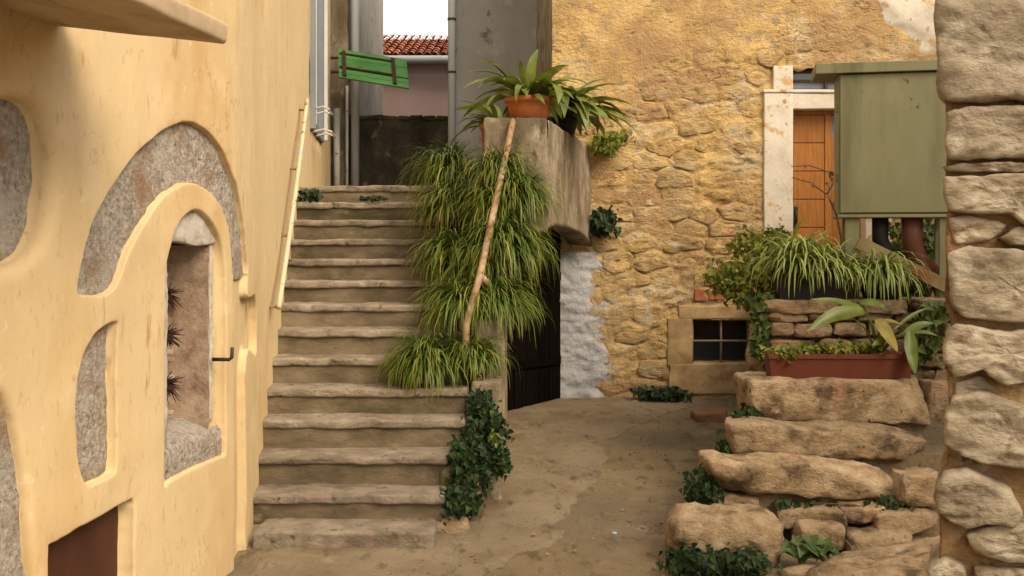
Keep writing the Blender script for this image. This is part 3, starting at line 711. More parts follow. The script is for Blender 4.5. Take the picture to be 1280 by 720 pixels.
# rusty handrail on the pier
RH = thing('rusty_handrail', (-.35, 7.8, .95), 'rusty pipe handrail sloping from the pier down into the grass', 'handrail')
top = P(641, 152, 8.86); bend = P(601, 340, 7.98); low = P(583, 406, 7.80)
pth = [top+(bend-top)*t for t in np.linspace(0, 1, 10)]+[P(597, 355, 7.93), P(590, 378, 7.87), low, low+[-.01, -.01, -.36]]
Vt, Ft = tube_vf(pth, .027, 12); Vt = rough(Vt, (.002, .002, .002), (30, 30, 30), 7); mesh('pipe', Vt, Ft, M['rust'], RH, smooth=True)
Vt, Ft = tube_vf([P(600, 345, 7.98), P(606, 352, 8.0)+[.03, 0, -.02]], .028, 8); mesh('clamp', Vt, Ft, M['rust'], RH, smooth=True)
Vt, Ft = tube_vf([top+[0, -.0, -.02], top+[0.0, .05, .02]], .026, 8); mesh('end_fixing', Vt, Ft, M['rust'], RH)
# ------------------------------------------------------------------ far house (ochre rubble wall)
YW = 11.5
def fx(px): return (px-CX)/FPX*YW
def fz(py): return EYE-(py-HY)/FPX*YW
FH = thing('rubble_house', (2.5, YW+.4, 0), 'old ochre rubble house with patchy plaster, wooden door and small barred cellar window', 'house')
win0 = (fx(865), fx(940), fz(455), fz(400)); door0 = (fx(990), fx(990)+.82, 1.50, fz(136)); tran0 = (fx(990), fx(990)+.82, fz(113), fz(85))
holes = [win0, door0, tran0]
xs = np.unique(np.round(np.concatenate([np.arange(.45, 5.0, .02), np.arange(5.0, 5.6, .06), np.linspace(5.6, 9, 12), [h for q in holes for h in q[:2]]]), 4))
zs_ = np.unique(np.round(np.concatenate([np.arange(-.1, 4.9, .02), np.linspace(4.9, 7.4, 16), [h for q in holes for h in q[2:]]]), 4))
def thin(a, must):
    out = [a[0]]
    for v in a[1:]:
        if v-out[-1] < .008:
            if any(abs(v-m) < 1e-3 for m in must): out[-1] = v
            continue
        out.append(v)
    return np.array(out)
xs = thin(xs, [h for q in holes for h in q[:2]]); zs_ = thin(zs_, [h for q in holes for h in q[2:]])
def smooth_mask(x, z):
    """1 where plaster still covers the stones"""
    q = np.stack([x, z, 0*x], -1)
    n = fbm(q*[1.1, 1.3, 1], 4, 61)
    a = np.clip((z-3.0)/1.3, 0, 1)*np.clip(1.35-(x-.5)/1.2, 0, 1)*1.5      # plaster left of the top
    b = np.clip((z-3.7)/.8, 0, 1)*.85
    c = np.clip(1-np.hypot((x-4.5)/.55, (z-4.5)/.5), 0, 1)*2.2              # pale patch at the top right
    d = np.clip(1-np.hypot((x-2.6)/.9, (z-4.6)/.3), 0, 1)*.6
    return np.clip(a+b+c+d+n*.55-.12, 0, 1)
# stones: a Voronoi layout of flat courses, only where the plaster is gone
rs = np.random.RandomState(11); seeds = []
row = 0; zz = .10
while zz < 4.75:
    hh = rs.uniform(.15, .25); xx = .40+rs.uniform(0, .3)
    while xx < 4.75:
        ww = rs.uniform(.24, .52); seeds.append((xx+ww/2, zz+hh/2+rs.uniform(-.03, .03))); xx += ww
    zz += hh
seeds = np.array(seeds); AS = np.array([1.0, 1.75])         # height counts more than width
X, Z = np.meshgrid(xs, zs_); x, z = X.ravel(), Z.ravel(); q = np.stack([x, z, 0*x], -1)
sm = smooth_mask(x, z)
wq = q*[2.2, 6.5, 1]+fbm(q*2.5, 3, 5)[:, None]*.9
ledge = 1-np.abs(fbm(wq, 5, 57, .58))*2.6
rgh = .022*fbm(q*[4, 8, 1], 6, 51, .6)+.020*np.clip(ledge, -.6, 1)-.008
hgt = .018*fbm(q*[1.0, 1.0, 1], 3, 53)+(1-sm)*(rgh-.006)+sm*(.014+.005*fbm(q*[6, 6, 1], 4, 58))
# joints of the masonry telegraph through the wash
qq = np.stack([x, z], -1)+.035*np.stack([fbm(q*[7, 7, 1], 3, 91), fbm(q*[7, 7, 1], 3, 92)], -1)
f1 = np.full(len(x), 9.); f2 = np.full(len(x), 9.)
for sd_ in seeds:
    d_ = np.hypot((qq[:, 0]-sd_[0])*AS[0], (qq[:, 1]-sd_[1])*AS[1]); m_ = d_ < f1
    f2 = np.where(m_, f1, np.minimum(f2, d_)); f1 = np.where(m_, d_, f1)
jn = np.exp(-((f2-f1)/.055)**2)*np.clip(.75+.9*fbm(q*[3, 3, 1], 3, 93), 0, 1.3)
hgt += (1-sm)*(.006-.018*jn)+(1-sm)*.012*np.clip(fbm(q*[12, 20, 1], 3, 94)-.2, 0, 1)
pit = np.clip(fbm(q*[4.5, 7, 1], 4, 97)-.42, 0, 1)*6
hgt -= .03*np.clip(pit, 0, 1)*(1-.5*sm)
# ragged rim where the plaster breaks off
hgt += .010*np.clip(1-np.abs(sm-.45)/.12, 0, 1)
V = np.stack([x, YW-hgt, z], -1); nx = len(xs); F = []
for j in range(len(zs_)-1):
    for i in range(nx-1):
        cxm, czm = (xs[i]+xs[i+1])/2, (zs_[j]+zs_[j+1])/2
        if any(h[0] < cxm < h[1] and h[2] < czm < h[3] for h in holes): continue
        F.append((j*nx+i, j*nx+i+1, (j+1)*nx+i+1, (j+1)*nx+i))
far_wall = mesh('wall', V, F, M['farplaster'], FH, smooth=True)
# side return and body behind
bx = [(.452, YW+.004), (.325, 13.0), (.325, 17.0), (9, 17.0), (9, YW+.45), (.47, YW+.45)]
V = []; F = []
V, F = join_vf([(np.array([(.452, YW+.01, -.1), (.33, 13.6, -.1), (.33, 13.6, 7.4), (.452, YW+.01, 7.4)]), [(0, 3, 2, 1)]), box_vf(.47, 9, YW+.5, 13.55, -.1, 7.38)])
V2 = []; ny_, nz_ = 14, 60
for j in range(nz_+1):
    for i in range(ny_+1):
        t = i/ny_; V2.append((.452-.122*t, YW-.01+2.1*t, -.1+7.5*j/nz_))
F2 = [(j*(ny_+1)+i, (j+1)*(ny_+1)+i, (j+1)*(ny_+1)+i+1, j*(ny_+1)+i+1) for j in range(nz_) for i in range(ny_)]
V2 = np.array(V2); V2 = rough(V2, (.02, 0, 0), (6, 6, 6), 88)
mesh('side_wall', V2, F2, M['concrete'], FH, smooth=True)
mesh('house_body', *box_vf(.50, 9, YW+.42, 13.55, -.1, 7.38), M['void'], FH)
mesh('unseen_shade_block', *box_vf(5.35, 9, 4.3, YW-.08, -.1, 4.8), M['farplaster'], FH)  # unseen block, added to shade the lower ochre wall and the path
def clip_poly(poly, a, b, c):
    out = []
    for i in range(len(poly)):
        p, q_ = poly[i], poly[(i+1) % len(poly)]; dp, dq = a*p[0]+b*p[1]-c, a*q_[0]+b*q_[1]-c
        if dp <= 0: out.append(p)
        if dp*dq < 0: t = dp/(dp-dq); out.append((p[0]+(q_[0]-p[0])*t, p[1]+(q_[1]-p[1])*t))
    return out
def stone_mesh(poly, yf, depth, seed, dome=.012, amp=.014, rings=4, fq=(9, 14)):
    """stone from a 2-d outline (x, z): rounded front at y = yf, sides running back"""
    p = resample(np.array(poly), .045 if len(poly) else .05); n = len(p)
    p += .030*np.stack([fbm(np.c_[p*8, 0*p[:, 0]], 4, seed, .6), fbm(np.c_[p*8, 0*p[:, 0]], 4, seed+5, .6)], 1)
    c = p.mean(0); V = []; F = []
    sc = [1, 1, .955, .86, .66, .4, .15][:rings+3]
    pr = [depth, .020, .004, -.004, -dome*.7, -dome, -dome*1.05]
    for k, s in enumerate(sc):
        r = c+(p-c)*s; y = np.full(n, yf+pr[k]); 
        if k > 0: y = y-amp*fbm(np.c_[r*fq, 0*r[:, 0]+seed], 4, seed)*(1 if k > 1 else .5)
        V.append(np.c_[r[:, 0], y, r[:, 1]])
    V = np.concatenate(V); V = np.vstack([V, [[c[0], V[-n:, 1].mean(), c[1]]]]); L = len(sc)
    ar = .5*np.sum(p[:, 0]*np.roll(p[:, 1], -1)-np.roll(p[:, 0], -1)*p[:, 1])
    for k in range(L-1):
        for i in range(n):
            f = (k*n+i, k*n+(i+1) % n, (k+1)*n+(i+1) % n, (k+1)*n+i); F.append(f if ar > 0 else f[::-1])
    for i in range(n):
        f = ((L-1)*n+i, (L-1)*n+(i+1) % n, L*n); F.append(f if ar > 0 else f[::-1])
    return V, F
keepouts = [(win0[0]-.32, win0[1]+.2, win0[2]-.32, win0[3]+.20), (door0[0]-.34, door0[1]+.4, 1.5, fz(108)), (tran0[0]-.22, tran0[1]+.4, tran0[2]-.1, tran0[3]+.06),
            (fx(868), fx(908), fz(378), fz(358)), (.3, fx(742), 0, fz(306))]
nst = 0
cand = []
for i, s in enumerate(seeds):
    m = float(smooth_mask(np.array([s[0]]), np.array([s[1]]))[0])
    if m > .50 or s[0] > 4.6 or s[0] < .5: continue
    if s[0] > 2.5 and s[1] < 1.45: continue              # behind the garden steps
    if any(k[0] < s[0] < k[1] and k[2] < s[1] < k[3] for k in keepouts): continue
    cand.append((i, m))
for i, m in cand[:300]:
    if rs.rand() < .30: continue
    s = seeds[i]; poly = [(s[0]-.5, s[1]-.3), (s[0]+.5, s[1]-.3), (s[0]+.5, s[1]+.3), (s[0]-.5, s[1]+.3)]
    for j, t in enumerate(seeds):
        if j == i or abs(t[0]-s[0]) > 1 or abs(t[1]-s[1]) > .6: continue
        a, b = (t-s)*AS*AS; mid = (s+t)/2; poly = clip_poly(poly, a, b, a*mid[0]+b*mid[1])
        if len(poly) < 3: break
    if len(poly) < 3: continue
    poly = np.array(poly)
    for k in keepouts:                                    # keep clear of dressed stone
        if k[2] < s[1] < k[3]+.1 or k[2]-.1 < s[1] < k[3]:
            if s[0] < k[0]: poly[:, 0] = np.where((poly[:, 1] > k[2]) & (poly[:, 1] < k[3]), np.minimum(poly[:, 0], k[0]+.0), poly[:, 0])
            elif s[0] > k[1]: poly[:, 0] = np.where((poly[:, 1] > k[2]) & (poly[:, 1] < k[3]), np.maximum(poly[:, 0], k[1]), poly[:, 0])
    c = poly.mean(0); poly = c+(poly-c)*rs.uniform(.92, 1.0)
    pr = rs.uniform(-.012, .012)-.014*m
    V, F = stone_mesh(poly, YW-pr, .06, 500+i, dome=rs.uniform(.0, .004), amp=rs.uniform(.024, .040))
    mesh('stone', V, F, M['farstone'], far_wall, smooth=True); nst += 1
print('far stones', nst)
# dressed stone round the cellar window
def block(name, x0, x1, z0, z1, yf, depth, mat, parent, r=.012, amp=.006, s=0):
    h = np.array([(x1-x0)/2, depth/2, (z1-z0)/2]); c = np.array([(x0+x1)/2, yf+depth/2, (z0+z1)/2])
    V, F = rbox_vf(h, r, (8, 2, 8)); return mesh(name, rough(V, (amp, amp, amp), (7, 7, 7), s+3, 4, c)+c, F, mat, parent, smooth=True)
x0, x1, z0, z1 = win0
block('window_jamb', fx(834), x0+.004, z0-.02, z1+.02, YW-.028, .35, M['lintel'], FH, s=1)
block('window_jamb', x1-.004, fx(965), z0-.02, z1+.02, YW-.028, .35, M['lintel'], FH, s=2)
block('window_lintel', fx(848), fx(968), z1+.01, fz(382), YW-.026, .36, M['lintel'], FH, amp=.016, s=4)
block('window_sill', fx(836), fx(955), fz(492), z0+.006, YW-.030, .36, M['lintel'], FH, amp=.016, s=5)
cw = mesh('cellar_window', *box_vf(x0, x1, YW+.24, YW+.26, z0, z1), M['pane'], FH)
block('frame', x0+.004, x1-.004, z1-.03, z1+.004, YW+.20, .04, M['bark'], cw, .004, .001)
for t in (.02, .5, .98):
    xx = x0+(x1-x0)*t; Vt, Ft = tube_vf([(xx, YW+.055, z0-.02), (xx, YW+.055, z1+.02)], .013, 7); mesh('bar', Vt, Ft, M['grille'], cw, smooth=True)
for t in (.52,):
    zz = z0+(z1-z0)*t; Vt, Ft = tube_vf([(x0-.02, YW+.035, zz), (x1+.02, YW+.035, zz)], .013, 7); mesh('bar', Vt, Ft, M['grille'], cw, smooth=True)
# brick patch beside the shrub
for k, (a, b, c_, d) in enumerate([(868, 884, 361, 376), (886, 906, 360, 375), (880, 905, 350, 358)]):
    block('brick', fx(a), fx(b), fz(d), fz(c_), YW-.018, .1, M['brick'], far_wall, .008, .008, 20+k)
# whitewashed jamb under the landing
V = []; n1, n2 = 26, 80
for j in range(n2+1):
    zt = .05+(1.86-.05)*j/n2
    for i in range(n1+1): V.append((fx(692)+(fx(764)-fx(692))*i/n1, YW-.024, zt))
V = np.array(V); ii = (np.arange(len(V)) % (n1+1))/n1
nz = fbm(V*[7, 1, 12], 6, 16, .6); rg = fbm(V*[3.5, 1, 4], 5, 18, .6)
V[:, 1] -= .045*nz+.012-.14*np.clip(ii-.60-.45*rg, 0, 1)          # thins out raggedly into the wall
F = [(j*(n1+1)+i, j*(n1+1)+i+1, (j+1)*(n1+1)+i+1, (j+1)*(n1+1)+i) for j in range(n2) for i in range(n1)]
mesh('limewash_patch', V, F, M['coolwhite'], FH, smooth=True)
# pale plaster left at the top right
V = []; n1, n2 = 44, 44
for j in range(n2+1):
    for i in range(n1+1): V.append((3.75+1.6*i/n1, YW-.03, 4.0+1.5*j/n2))
V = np.array(V); e_ = np.hypot((V[:, 0]-4.70)/.46, (V[:, 2]-4.85)/.68)
V[:, 1] -= .006*fbm(V*[5, 1, 5], 4, 116)+.022-.16*np.clip(e_-.95-.55*fbm(V*[4, 1, 4], 5, 118, .6), 0, 1)
F = [(j*(n1+1)+i, j*(n1+1)+i+1, (j+1)*(n1+1)+i+1, (j+1)*(n1+1)+i) for j in range(n2) for i in range(n1)]
mesh('plaster_patch', V, F, M['whitewash'], FH, smooth=True)
mesh('passage_back', *box_vf(-.6, .56, YW, YW+.1, -.1, 2.3), M['concrete'], FH)
# door with whitewashed surround
x0, x1, z0, z1 = door0
dj = block('door_jamb', fx(954), x0+.003, fz(290), fz(117), YW-.045, .3, M['whitewash'], FH, .012, .006, 31)
block('door_jamb', fx(957), x0+.003, 1.45, fz(290)-.004, YW-.040, .3, M['lintel'], FH, .012, .006, 32)
block('door_jamb', x1-.003, x1+.30, 1.45, fz(117), YW-.045, .3, M['whitewash'], FH, .012, .006, 33)
block('door_lintel', fx(954)-.01, x1+.32, fz(117)+.004, tran0[2]+.004, YW-.055, .3, M['whitewash'], FH, .010, .006, 34) if tran0[2] > fz(117)+.02 else None
block('door_lintel', x0-.006, x1+.006, z1-.004, fz(117)-.004, YW-.040, .3, M['whitewash'], FH, .010, .006, 35)
block('transom_jamb', fx(966), tran0[0]+.003, tran0[2]+.006, tran0[3]+.02, YW-.03, .28, M['whitewash'], FH, .010, .006, 36)
block('transom_jamb', x1-.003, x1+.24, tran0[2]+.006, tran0[3]+.02, YW-.03, .28, M['whitewash'], FH, .010, .006, 37)
tw = mesh('transom_window', *box_vf(x0, x1, YW+.16, YW+.18, tran0[2], tran0[3]), M['panelight'], FH)
for zz in (tran0[2]+.02, (tran0[2]+tran0[3])/2, tran0[3]-.02):
    mesh('bar', *box_vf(x0, x1, YW+.12, YW+.15, zz-.014, zz+.014), M['bark'], tw)
for xx in (x0+.018, x0+.42):
    mesh('bar', *box_vf(xx-.016, xx+.016, YW+.118, YW+.158, tran0[2], tran0[3]), M['bark'], tw)
dr = mesh('door', *box_vf(x0, x1, YW+.17, YW+.20, z0, z1), M['doorwood'], FH)
wdr = x1-x0
nb = 6
ed = np.linspace(z0, z1-.05, nb+1)
for k in range(nb):
    V, F = rbox_vf(((.44*wdr)/2-.003, .016, (ed[k+1]-ed[k])/2-.004), .006, (2, 1, 2)); mesh('board', V+[x0+.05+.22*wdr, YW+.155, (ed[k]+ed[k+1])/2], F, M['doorwood'], dr)
for (a, b, c_, d) in ((x0, x0+.05, z0, z1-.05), (x1-.05, x1, z0, z1-.05), (x0, x1, z1-.05, z1), (x0+.05+.44*wdr, x0+.05+.53*wdr, z0, z1-.05), (x0+.05+.53*wdr, x1-.05, 2.42, 2.55)):
    mesh('stile', *box_vf(a+.001, b-.001, YW+.13, YW+.169, c_+.001, d-.001), M['doorwood'], dr)
gl = mesh('glazed_panel', *box_vf(x0+.05+.53*wdr+.002, x1-.052, YW+.15, YW+.165, 2.552, z1-.06), M['panelight'], dr)
mesh('glazing_bead', *box_vf(x0+.05+.53*wdr+.002, x0+.05+.53*wdr+.03, YW+.135, YW+.149, 2.553, z1-.3), M['doorwood'], gl)
Vt, Ft = tube_vf([(x0+.07, YW+.135, 2.33), (x0+.07, YW+.08, 2.33), (x0+.07, YW+.08, 2.20), (x0+.07, YW+.135, 2.20)], .014, 8); mesh('handle', Vt, Ft, M['iron'], dr, smooth=True)
V, F = rbox_vf((.028, .008, .12), .006, (2, 1, 2)); mesh('lock_plate', V+[x0+.07, YW+.125, 2.26], F, M['iron'], dr)

# ------------------------------------------------------------------ upper lane and the buildings behind the stairs
structure(mesh('upper_lane', *box_vf(-8.9, .46, 10.76, 40, 2.30, 2.505), M['ground']))
DW = thing('garden_wall', (-1.7, 15.6, 2.5), 'dark mossy wall closing the lane at the top of the stairs', 'wall')
V, F = rbox_vf((.98, .15, .72), .03, (30, 3, 22)); c = np.array([-1.74, 15.6, 3.12]); mesh('masonry', rough(V, (.01, .02, .02), (5, 5, 5), 66, 4, c)+c, F, M['dark'], DW, smooth=True)
rs = np.random.RandomState(31)
for k in range(10):
    xx = -2.62+.196*k; V, F = rbox_vf((.093, .17, .035), .02, (3, 2, 1)); c = np.array([xx, 15.6, 3.845+rs.uniform(-.008, .008)]); mesh('coping_stone', rough(V, (.012, .012, .012), (9, 9, 9), 70+k, 3, c)+c, F, M['dark'], DW, smooth=True)
GH = thing('grey_house', (.1, 14, 2.5), 'grey rendered house wall with a blue grey drainpipe on its corner', 'house')
V = []; n1, n2 = 20, 60
xa, xb = (567-CX)/FPX*13.6, .40
for j in range(n2+1):
    for i in range(n1+1): V.append((xa+(xb-xa)*i/n1, 13.6, 2.4+5.4*j/n2))
V = np.array(V); V[:, 1] -= .012*fbm(V*[3, 1, 3], 4, 19)
F = [(j*(n1+1)+i, j*(n1+1)+i+1, (j+1)*(n1+1)+i+1, (j+1)*(n1+1)+i) for j in range(n2) for i in range(n1)]
mesh('wall', V, F, M['greywall'], GH, smooth=True)
mesh('house_body', *box_vf(xa+.004, 5, 13.63, 20, 2.3, 7.8), M['greywall'], GH)
dp = [(xa+.02, 13.50, 2.5), (xa+.02, 13.50, 7.8)]
pp = mesh('drainpipe', *tube_vf([(xa-.02, 13.53, 2.5), (xa-.02, 13.53, 7.8)], .05, 12), M['pipe'], GH, smooth=True)
for zz in (4.2, 4.9, 6.4):
    mesh('clamp', *tube_vf([(xa-.02, 13.53, zz), (xa-.02, 13.53, zz+.03)], .058, 12), M['iron'], pp)
NB = thing('neighbouring_house', (-2.8, 15.4, 2.5), 'narrow flaking house edge with pipes behind the yellow house', 'house')
V, F = rbox_vf((.16, .6, 2.8), .02, (4, 6, 60)); c = np.array([-2.62, 15.95, 5.0]); mesh('wall', rough(V, (.03, .02, .02), (6, 6, 4), 95, 4, c)+c, F, M['concrete'], NB, smooth=True)
mesh('house_body', *box_vf(-8, -2.64, 15.5, 21, 2.3, 7.6), M['greywall'], NB)
mesh('drainpipe', *tube_vf([(P(445, 0, 15.4)[0], 15.32, 2.5), (P(445, 0, 15.4)[0], 15.32, 7.8)], .065, 12), M['pipe'], NB, smooth=True)
mesh('drainpipe', *tube_vf([(P(421, 0, 15.2)[0], 15.2, 2.5), (P(421, 0, 15.2)[0], 15.2, 3.95)], .05, 12), M['whitepipe'], NB, smooth=True)
mesh('drainpipe', *tube_vf([(P(434, 0, 15.3)[0], 15.28, 2.5), (P(434, 0, 15.3)[0], 15.28, 4.3)], .022, 8), M['whitepipe'], NB, smooth=True)
# green shutter held out over the lane
GS = thing('green_shutter', (-2.5, 14.9, 4.4), 'green boarded shutter with iron battens propped out over the lane', 'shutter')
def sp(u, v, w): # u along, v down the tilted panel
    a = P(423, 62, 14.9); b = P(508, 75, 14.6); c_ = P(424, 97, 14.45)
    n = np.cross(b-a, c_-a); n /= np.linalg.norm(n)
    return a+(b-a)*u+(c_-a)*v+n*w
for k in range(4):
    v0, v1 = [(0, .30), (.31, .66), (.70, .84), (.85, 1.0)][k]
    V = np.array([sp(u, v, w) for w in (-.012, .012) for u, v in ((0, v0), (1, v0+.0), (1, v1), (0, v1))])
    mesh('board', V, [(0, 3, 2, 1), (4, 5, 6, 7), (0, 1, 5, 4), (1, 2, 6, 5), (2, 3, 7, 6), (3, 0, 4, 7)], M['green'], GS)
sg = 1 if sp(0, 0, .1)[1] < sp(0, 0, 0)[1] else -1
for u in (.06, .78):
    V = np.array([sp(uu, v, w*sg) for w in (.013, .040) for uu, v in ((u, .08), (u+.05, .08), (u+.05, .95), (u, .95))])
    mesh('batten', V, [(0, 3, 2, 1), (4, 5, 6, 7), (0, 1, 5, 4), (1, 2, 6, 5), (2, 3, 7, 6), (3, 0, 4, 7)], M['ironrust'], GS)
for v in (.14, .62):
    V = np.array([sp(uu, vv, w*sg) for w in (.013, .030) for uu, vv in ((.02, v), (.80, v), (.80, v+.045), (.02, v+.045))])
    mesh('batten', V, [(0, 3, 2, 1), (4, 5, 6, 7), (0, 1, 5, 4), (1, 2, 6, 5), (2, 3, 7, 6), (3, 0, 4, 7)], M['ironrust'], GS)
mesh('hinge_arm', *tube_vf([sp(.0, .3, .0), sp(-.12, .35, 0)], .02, 6), M['ironrust'], GS)
mesh('hinge_arm', *tube_vf([sp(.0, .8, .0), sp(-.12, .85, 0)], .02, 6), M['ironrust'], GS)
# pink house with tiled roof
PH = thing('pink_house', (-2.2, 22, 2.5), 'dusty pink house with red tiled roof and grey gutter beyond the lane', 'house')
ze = EYE+(300-76)/FPX*22
mesh('wall', *box_vf(-6, 2, 22, 28, 2.3, ze), M['pink'], PH)
V = [(-6.2, 21.75, ze+.02), (2.2, 21.75, ze+.02), (2.2, 25, ze+1.05), (-6.2, 25, ze+1.05), (2.2, 28.3, ze+.02), (-6.2, 28.3, ze+.02)]
rf = mesh('roof', np.array(V), [(0, 1, 2, 3), (3, 2, 4, 5), (0, 3, 5), (1, 4, 2)], M['tile'], PH)
parts = []; rs = np.random.RandomState(8)
L = math.hypot(3.25, 1.03); sl = np.array([0, 3.25, 1.03])/L; nn = np.array([0, -1.03, 3.25])/L
for i in range(34):
    for j in range(10):
        p0 = np.array([-4.2+.17*i, 21.70, ze+.03])+sl*(.36*j)+nn*.02; 
        p0 = p0+[rs.uniform(-.012, .012), 0, rs.uniform(-.008, .008)]
        V = []
        for t, rd, up in ((0, .085, .03), (.42, .070, 0)):
            for k in range(6):
                a = math.pi*k/5; V.append(p0+sl*t+nn*(up+rd*.75*math.sin(a))+np.array([rd*math.cos(a), 0, 0]))
        parts.append((np.array(V), [(k, k+1, 6+k+1, 6+k) for k in range(5)]))
V, F = join_vf(parts); ti = mesh('roof_tiles', V, F, M['tile'], rf); ti['kind'] = 'stuff'
mesh('gutter', *tube_vf([(-6.2, 21.66, ze-.03), (2.2, 21.66, ze-.03)], .085, 12), M['pipe'], PH, smooth=True)

# ------------------------------------------------------------------ stone pillar on the right
SP = thing('stone_pillar', (1.95, 3.7, 0), 'rough stone block pillar with ochre mortar beside the garden steps', 'pillar')
D0 = 3.5
def pp_(px, py): return ((px-CX)/FPX*D0, EYE-(py-HY)/FPX*D0)
outl = [
 [(1166, -150), (1300, -155), (1420, -150), (1420, -8), (1300, -4), (1170, -6)],
 [(1168, 0), (1230, -4), (1330, 0), (1335, 122), (1250, 126), (1184, 127), (1171, 112), (1169, 60)],
 [(1340, 2), (1430, 0), (1430, 120), (1342, 122)],
 [(1180, 140), (1215, 134), (1330, 131), (1334, 196), (1260, 199), (1184, 199), (1179, 170)],
 [(1338, 130), (1430, 128), (1430, 200), (1340, 200)],
 [(1178, 207), (1230, 203), (1360, 205), (1360, 216), (1240, 216), (1184, 215)],
 [(1178, 222), (1240, 217), (1340, 219), (1344, 284), (1290, 290), (1262, 270), (1215, 266), (1184, 262)],
 [(1186, 272), (1232, 271), (1262, 282), (1240, 302), (1192, 306)],
 [(1248, 296), (1272, 282), (1340, 292), (1345, 318), (1262, 306)],
 [(1184, 318), (1210, 306), (1262, 312), (1340, 322), (1344, 400), (1280, 404), (1206, 397), (1186, 374)],
 [(1182, 416), (1196, 403), (1262, 412), (1345, 410), (1345, 466), (1282, 478), (1256, 482), (1228, 462), (1192, 472), (1181, 448)],
 [(1192, 480), (1224, 470), (1250, 488), (1230, 492), (1194, 498)],
 [(1180, 520), (1192, 492), (1228, 488), (1290, 512), (1345, 520), (1345, 580), (1278, 586), (1208, 572), (1182, 556)],
 [(1166, 622), (1180, 590), (1206, 582), (1262, 612), (1280, 640), (1268, 654), (1232, 650), (1206, 660), (1172, 640)],
 [(1292, 592), (1345, 590), (1345, 640), (1300, 632)],
 [(1206, 668), (1236, 654), (1290, 650), (1345, 658), (1345, 706), (1262, 702), (1218, 690)],
 [(1160, 712), (1182, 698), (1204, 706), (1212, 730), (1180, 740), (1160, 736)],
 [(1216, 708), (1345, 714), (1345, 790), (1216, 780)],
 [(1350, 210), (1440, 208), (1440, 400), (1350, 398)], [(1350, 410), (1440, 408), (1440, 580), (1350, 584)], [(1350, 592), (1440, 590), (1440, 790), (1350, 786)],
 [(1168, 750), (1210, 744), (1212, 830), (1166, 830)]]
pr_ = [.01, .03, .02, .025, .015, .0, .02, -.02, -.015, .03, .035, -.015, .045, .05, .01, .035, .03, .02, .01, .02, .01, .03]
for k, ol in enumerate(outl):
    poly = np.array([pp_(*q) for q in ol]); poly = .12*smooth_poly(poly, 5)+.88*np.array([poly[i]+(poly[(i+1) % len(poly)]-poly[i])*t for i in range(len(poly)) for t in np.linspace(0, 1, 5, endpoint=False)])
    n = len(poly); p = resample(poly, .016); n = len(p)
    p += .014*np.stack([fbm(np.c_[p*13, 0*p[:, 0]], 5, k, .6), fbm(np.c_[p*13, 0*p[:, 0]], 5, k+50, .6)], 1)
    c = p.mean(0); yf = D0-pr_[k]; V = []; F = []
    dm = (p-c); sz = np.abs(dm).min() 
    rings = [(1, .26), (1.0, .10), (.998, .030), (.988, .010), (.965, .002), (.92, -.003), (.85, -.006), (.77, -.008), (.69, -.009), (.61, -.009), (.53, -.009), (.45, -.009), (.37, -.009), (.29, -.009), (.21, -.009), (.13, -.009), (.06, -.009)]
    for s, dy in rings:
        r = c+(p-c)*s; y = np.full(n, yf+dy)
        nz = .034*fbm(np.c_[r*[6, 10], 0*r[:, 0]+k*3], 6, 900+k, .6)+.030*np.abs(fbm(np.c_[r*[8, 22]+.5*fbm(np.c_[r*9, 0*r[:, 0]], 2, k)[:, None], 0*r[:, 0]+k], 5, 950+k, .6))-.012
        y = y-nz*(0 if dy > .2 else (.5 if dy > .03 else 1))
        xs_ = r[:, 0]+(y-D0)*.46                            # the flank leans away behind the edge
        V.append(np.c_[xs_, y, r[:, 1]])
    V = np.concatenate(V); V = np.vstack([V, [[c[0]+(V[-n:, 1].mean()-D0)*.46, V[-n:, 1].mean(), c[1]]]]); L = len(rings)
    ar = .5*np.sum(p[:, 0]*np.roll(p[:, 1], -1)-np.roll(p[:, 0], -1)*p[:, 1])
    for q_ in range(L-1):
        for i in range(n):
            f = (q_*n+i, q_*n+(i+1) % n, (q_+1)*n+(i+1) % n, (q_+1)*n+i); F.append(f if ar > 0 else f[::-1])
    for i in range(n):
        f = ((L-1)*n+i, (L-1)*n+(i+1) % n, L*n); F.append(f if ar > 0 else f[::-1])
    mesh('stone', V, F, M['pillar'], SP, smooth=True)
# mortar core
V = []; n1, n2 = 50, 120
xa = [pp_(1189, 0)[0], pp_(1445, 0)[0]]
for j in range(n2+1):
    zt = -.05+3.4*j/n2
    lx = xa[0]-.03*(zt < 1.2)
    V.append((lx+.22, D0+.5, zt))
    for i in range(n1+1): V.append((lx+(xa[1]-lx)*(i/n1), D0+(.045 if zt > 1.75 else .022), zt))
V = np.array(V); m = np.arange(len(V)) % (n1+2) != 0
V[m, 1] -= .030*fbm(V[m]*[8, 1, 11], 5, 33); V[:, 0] += .012*fbm(V*[0, 0, 7], 3, 37)
F = [(j*(n1+2)+i, j*(n1+2)+i+1, (j+1)*(n1+2)+i+1, (j+1)*(n1+2)+i) for j in range(n2) for i in range(n1+1)]
mesh('mortar', V, F, M['mortar'], SP, smooth=True)
mesh('pillar_core', *box_vf(xa[0]+.26, xa[1]+1.2, D0+.07, D0+.48, -.05, 3.35), M['mortar'], SP)

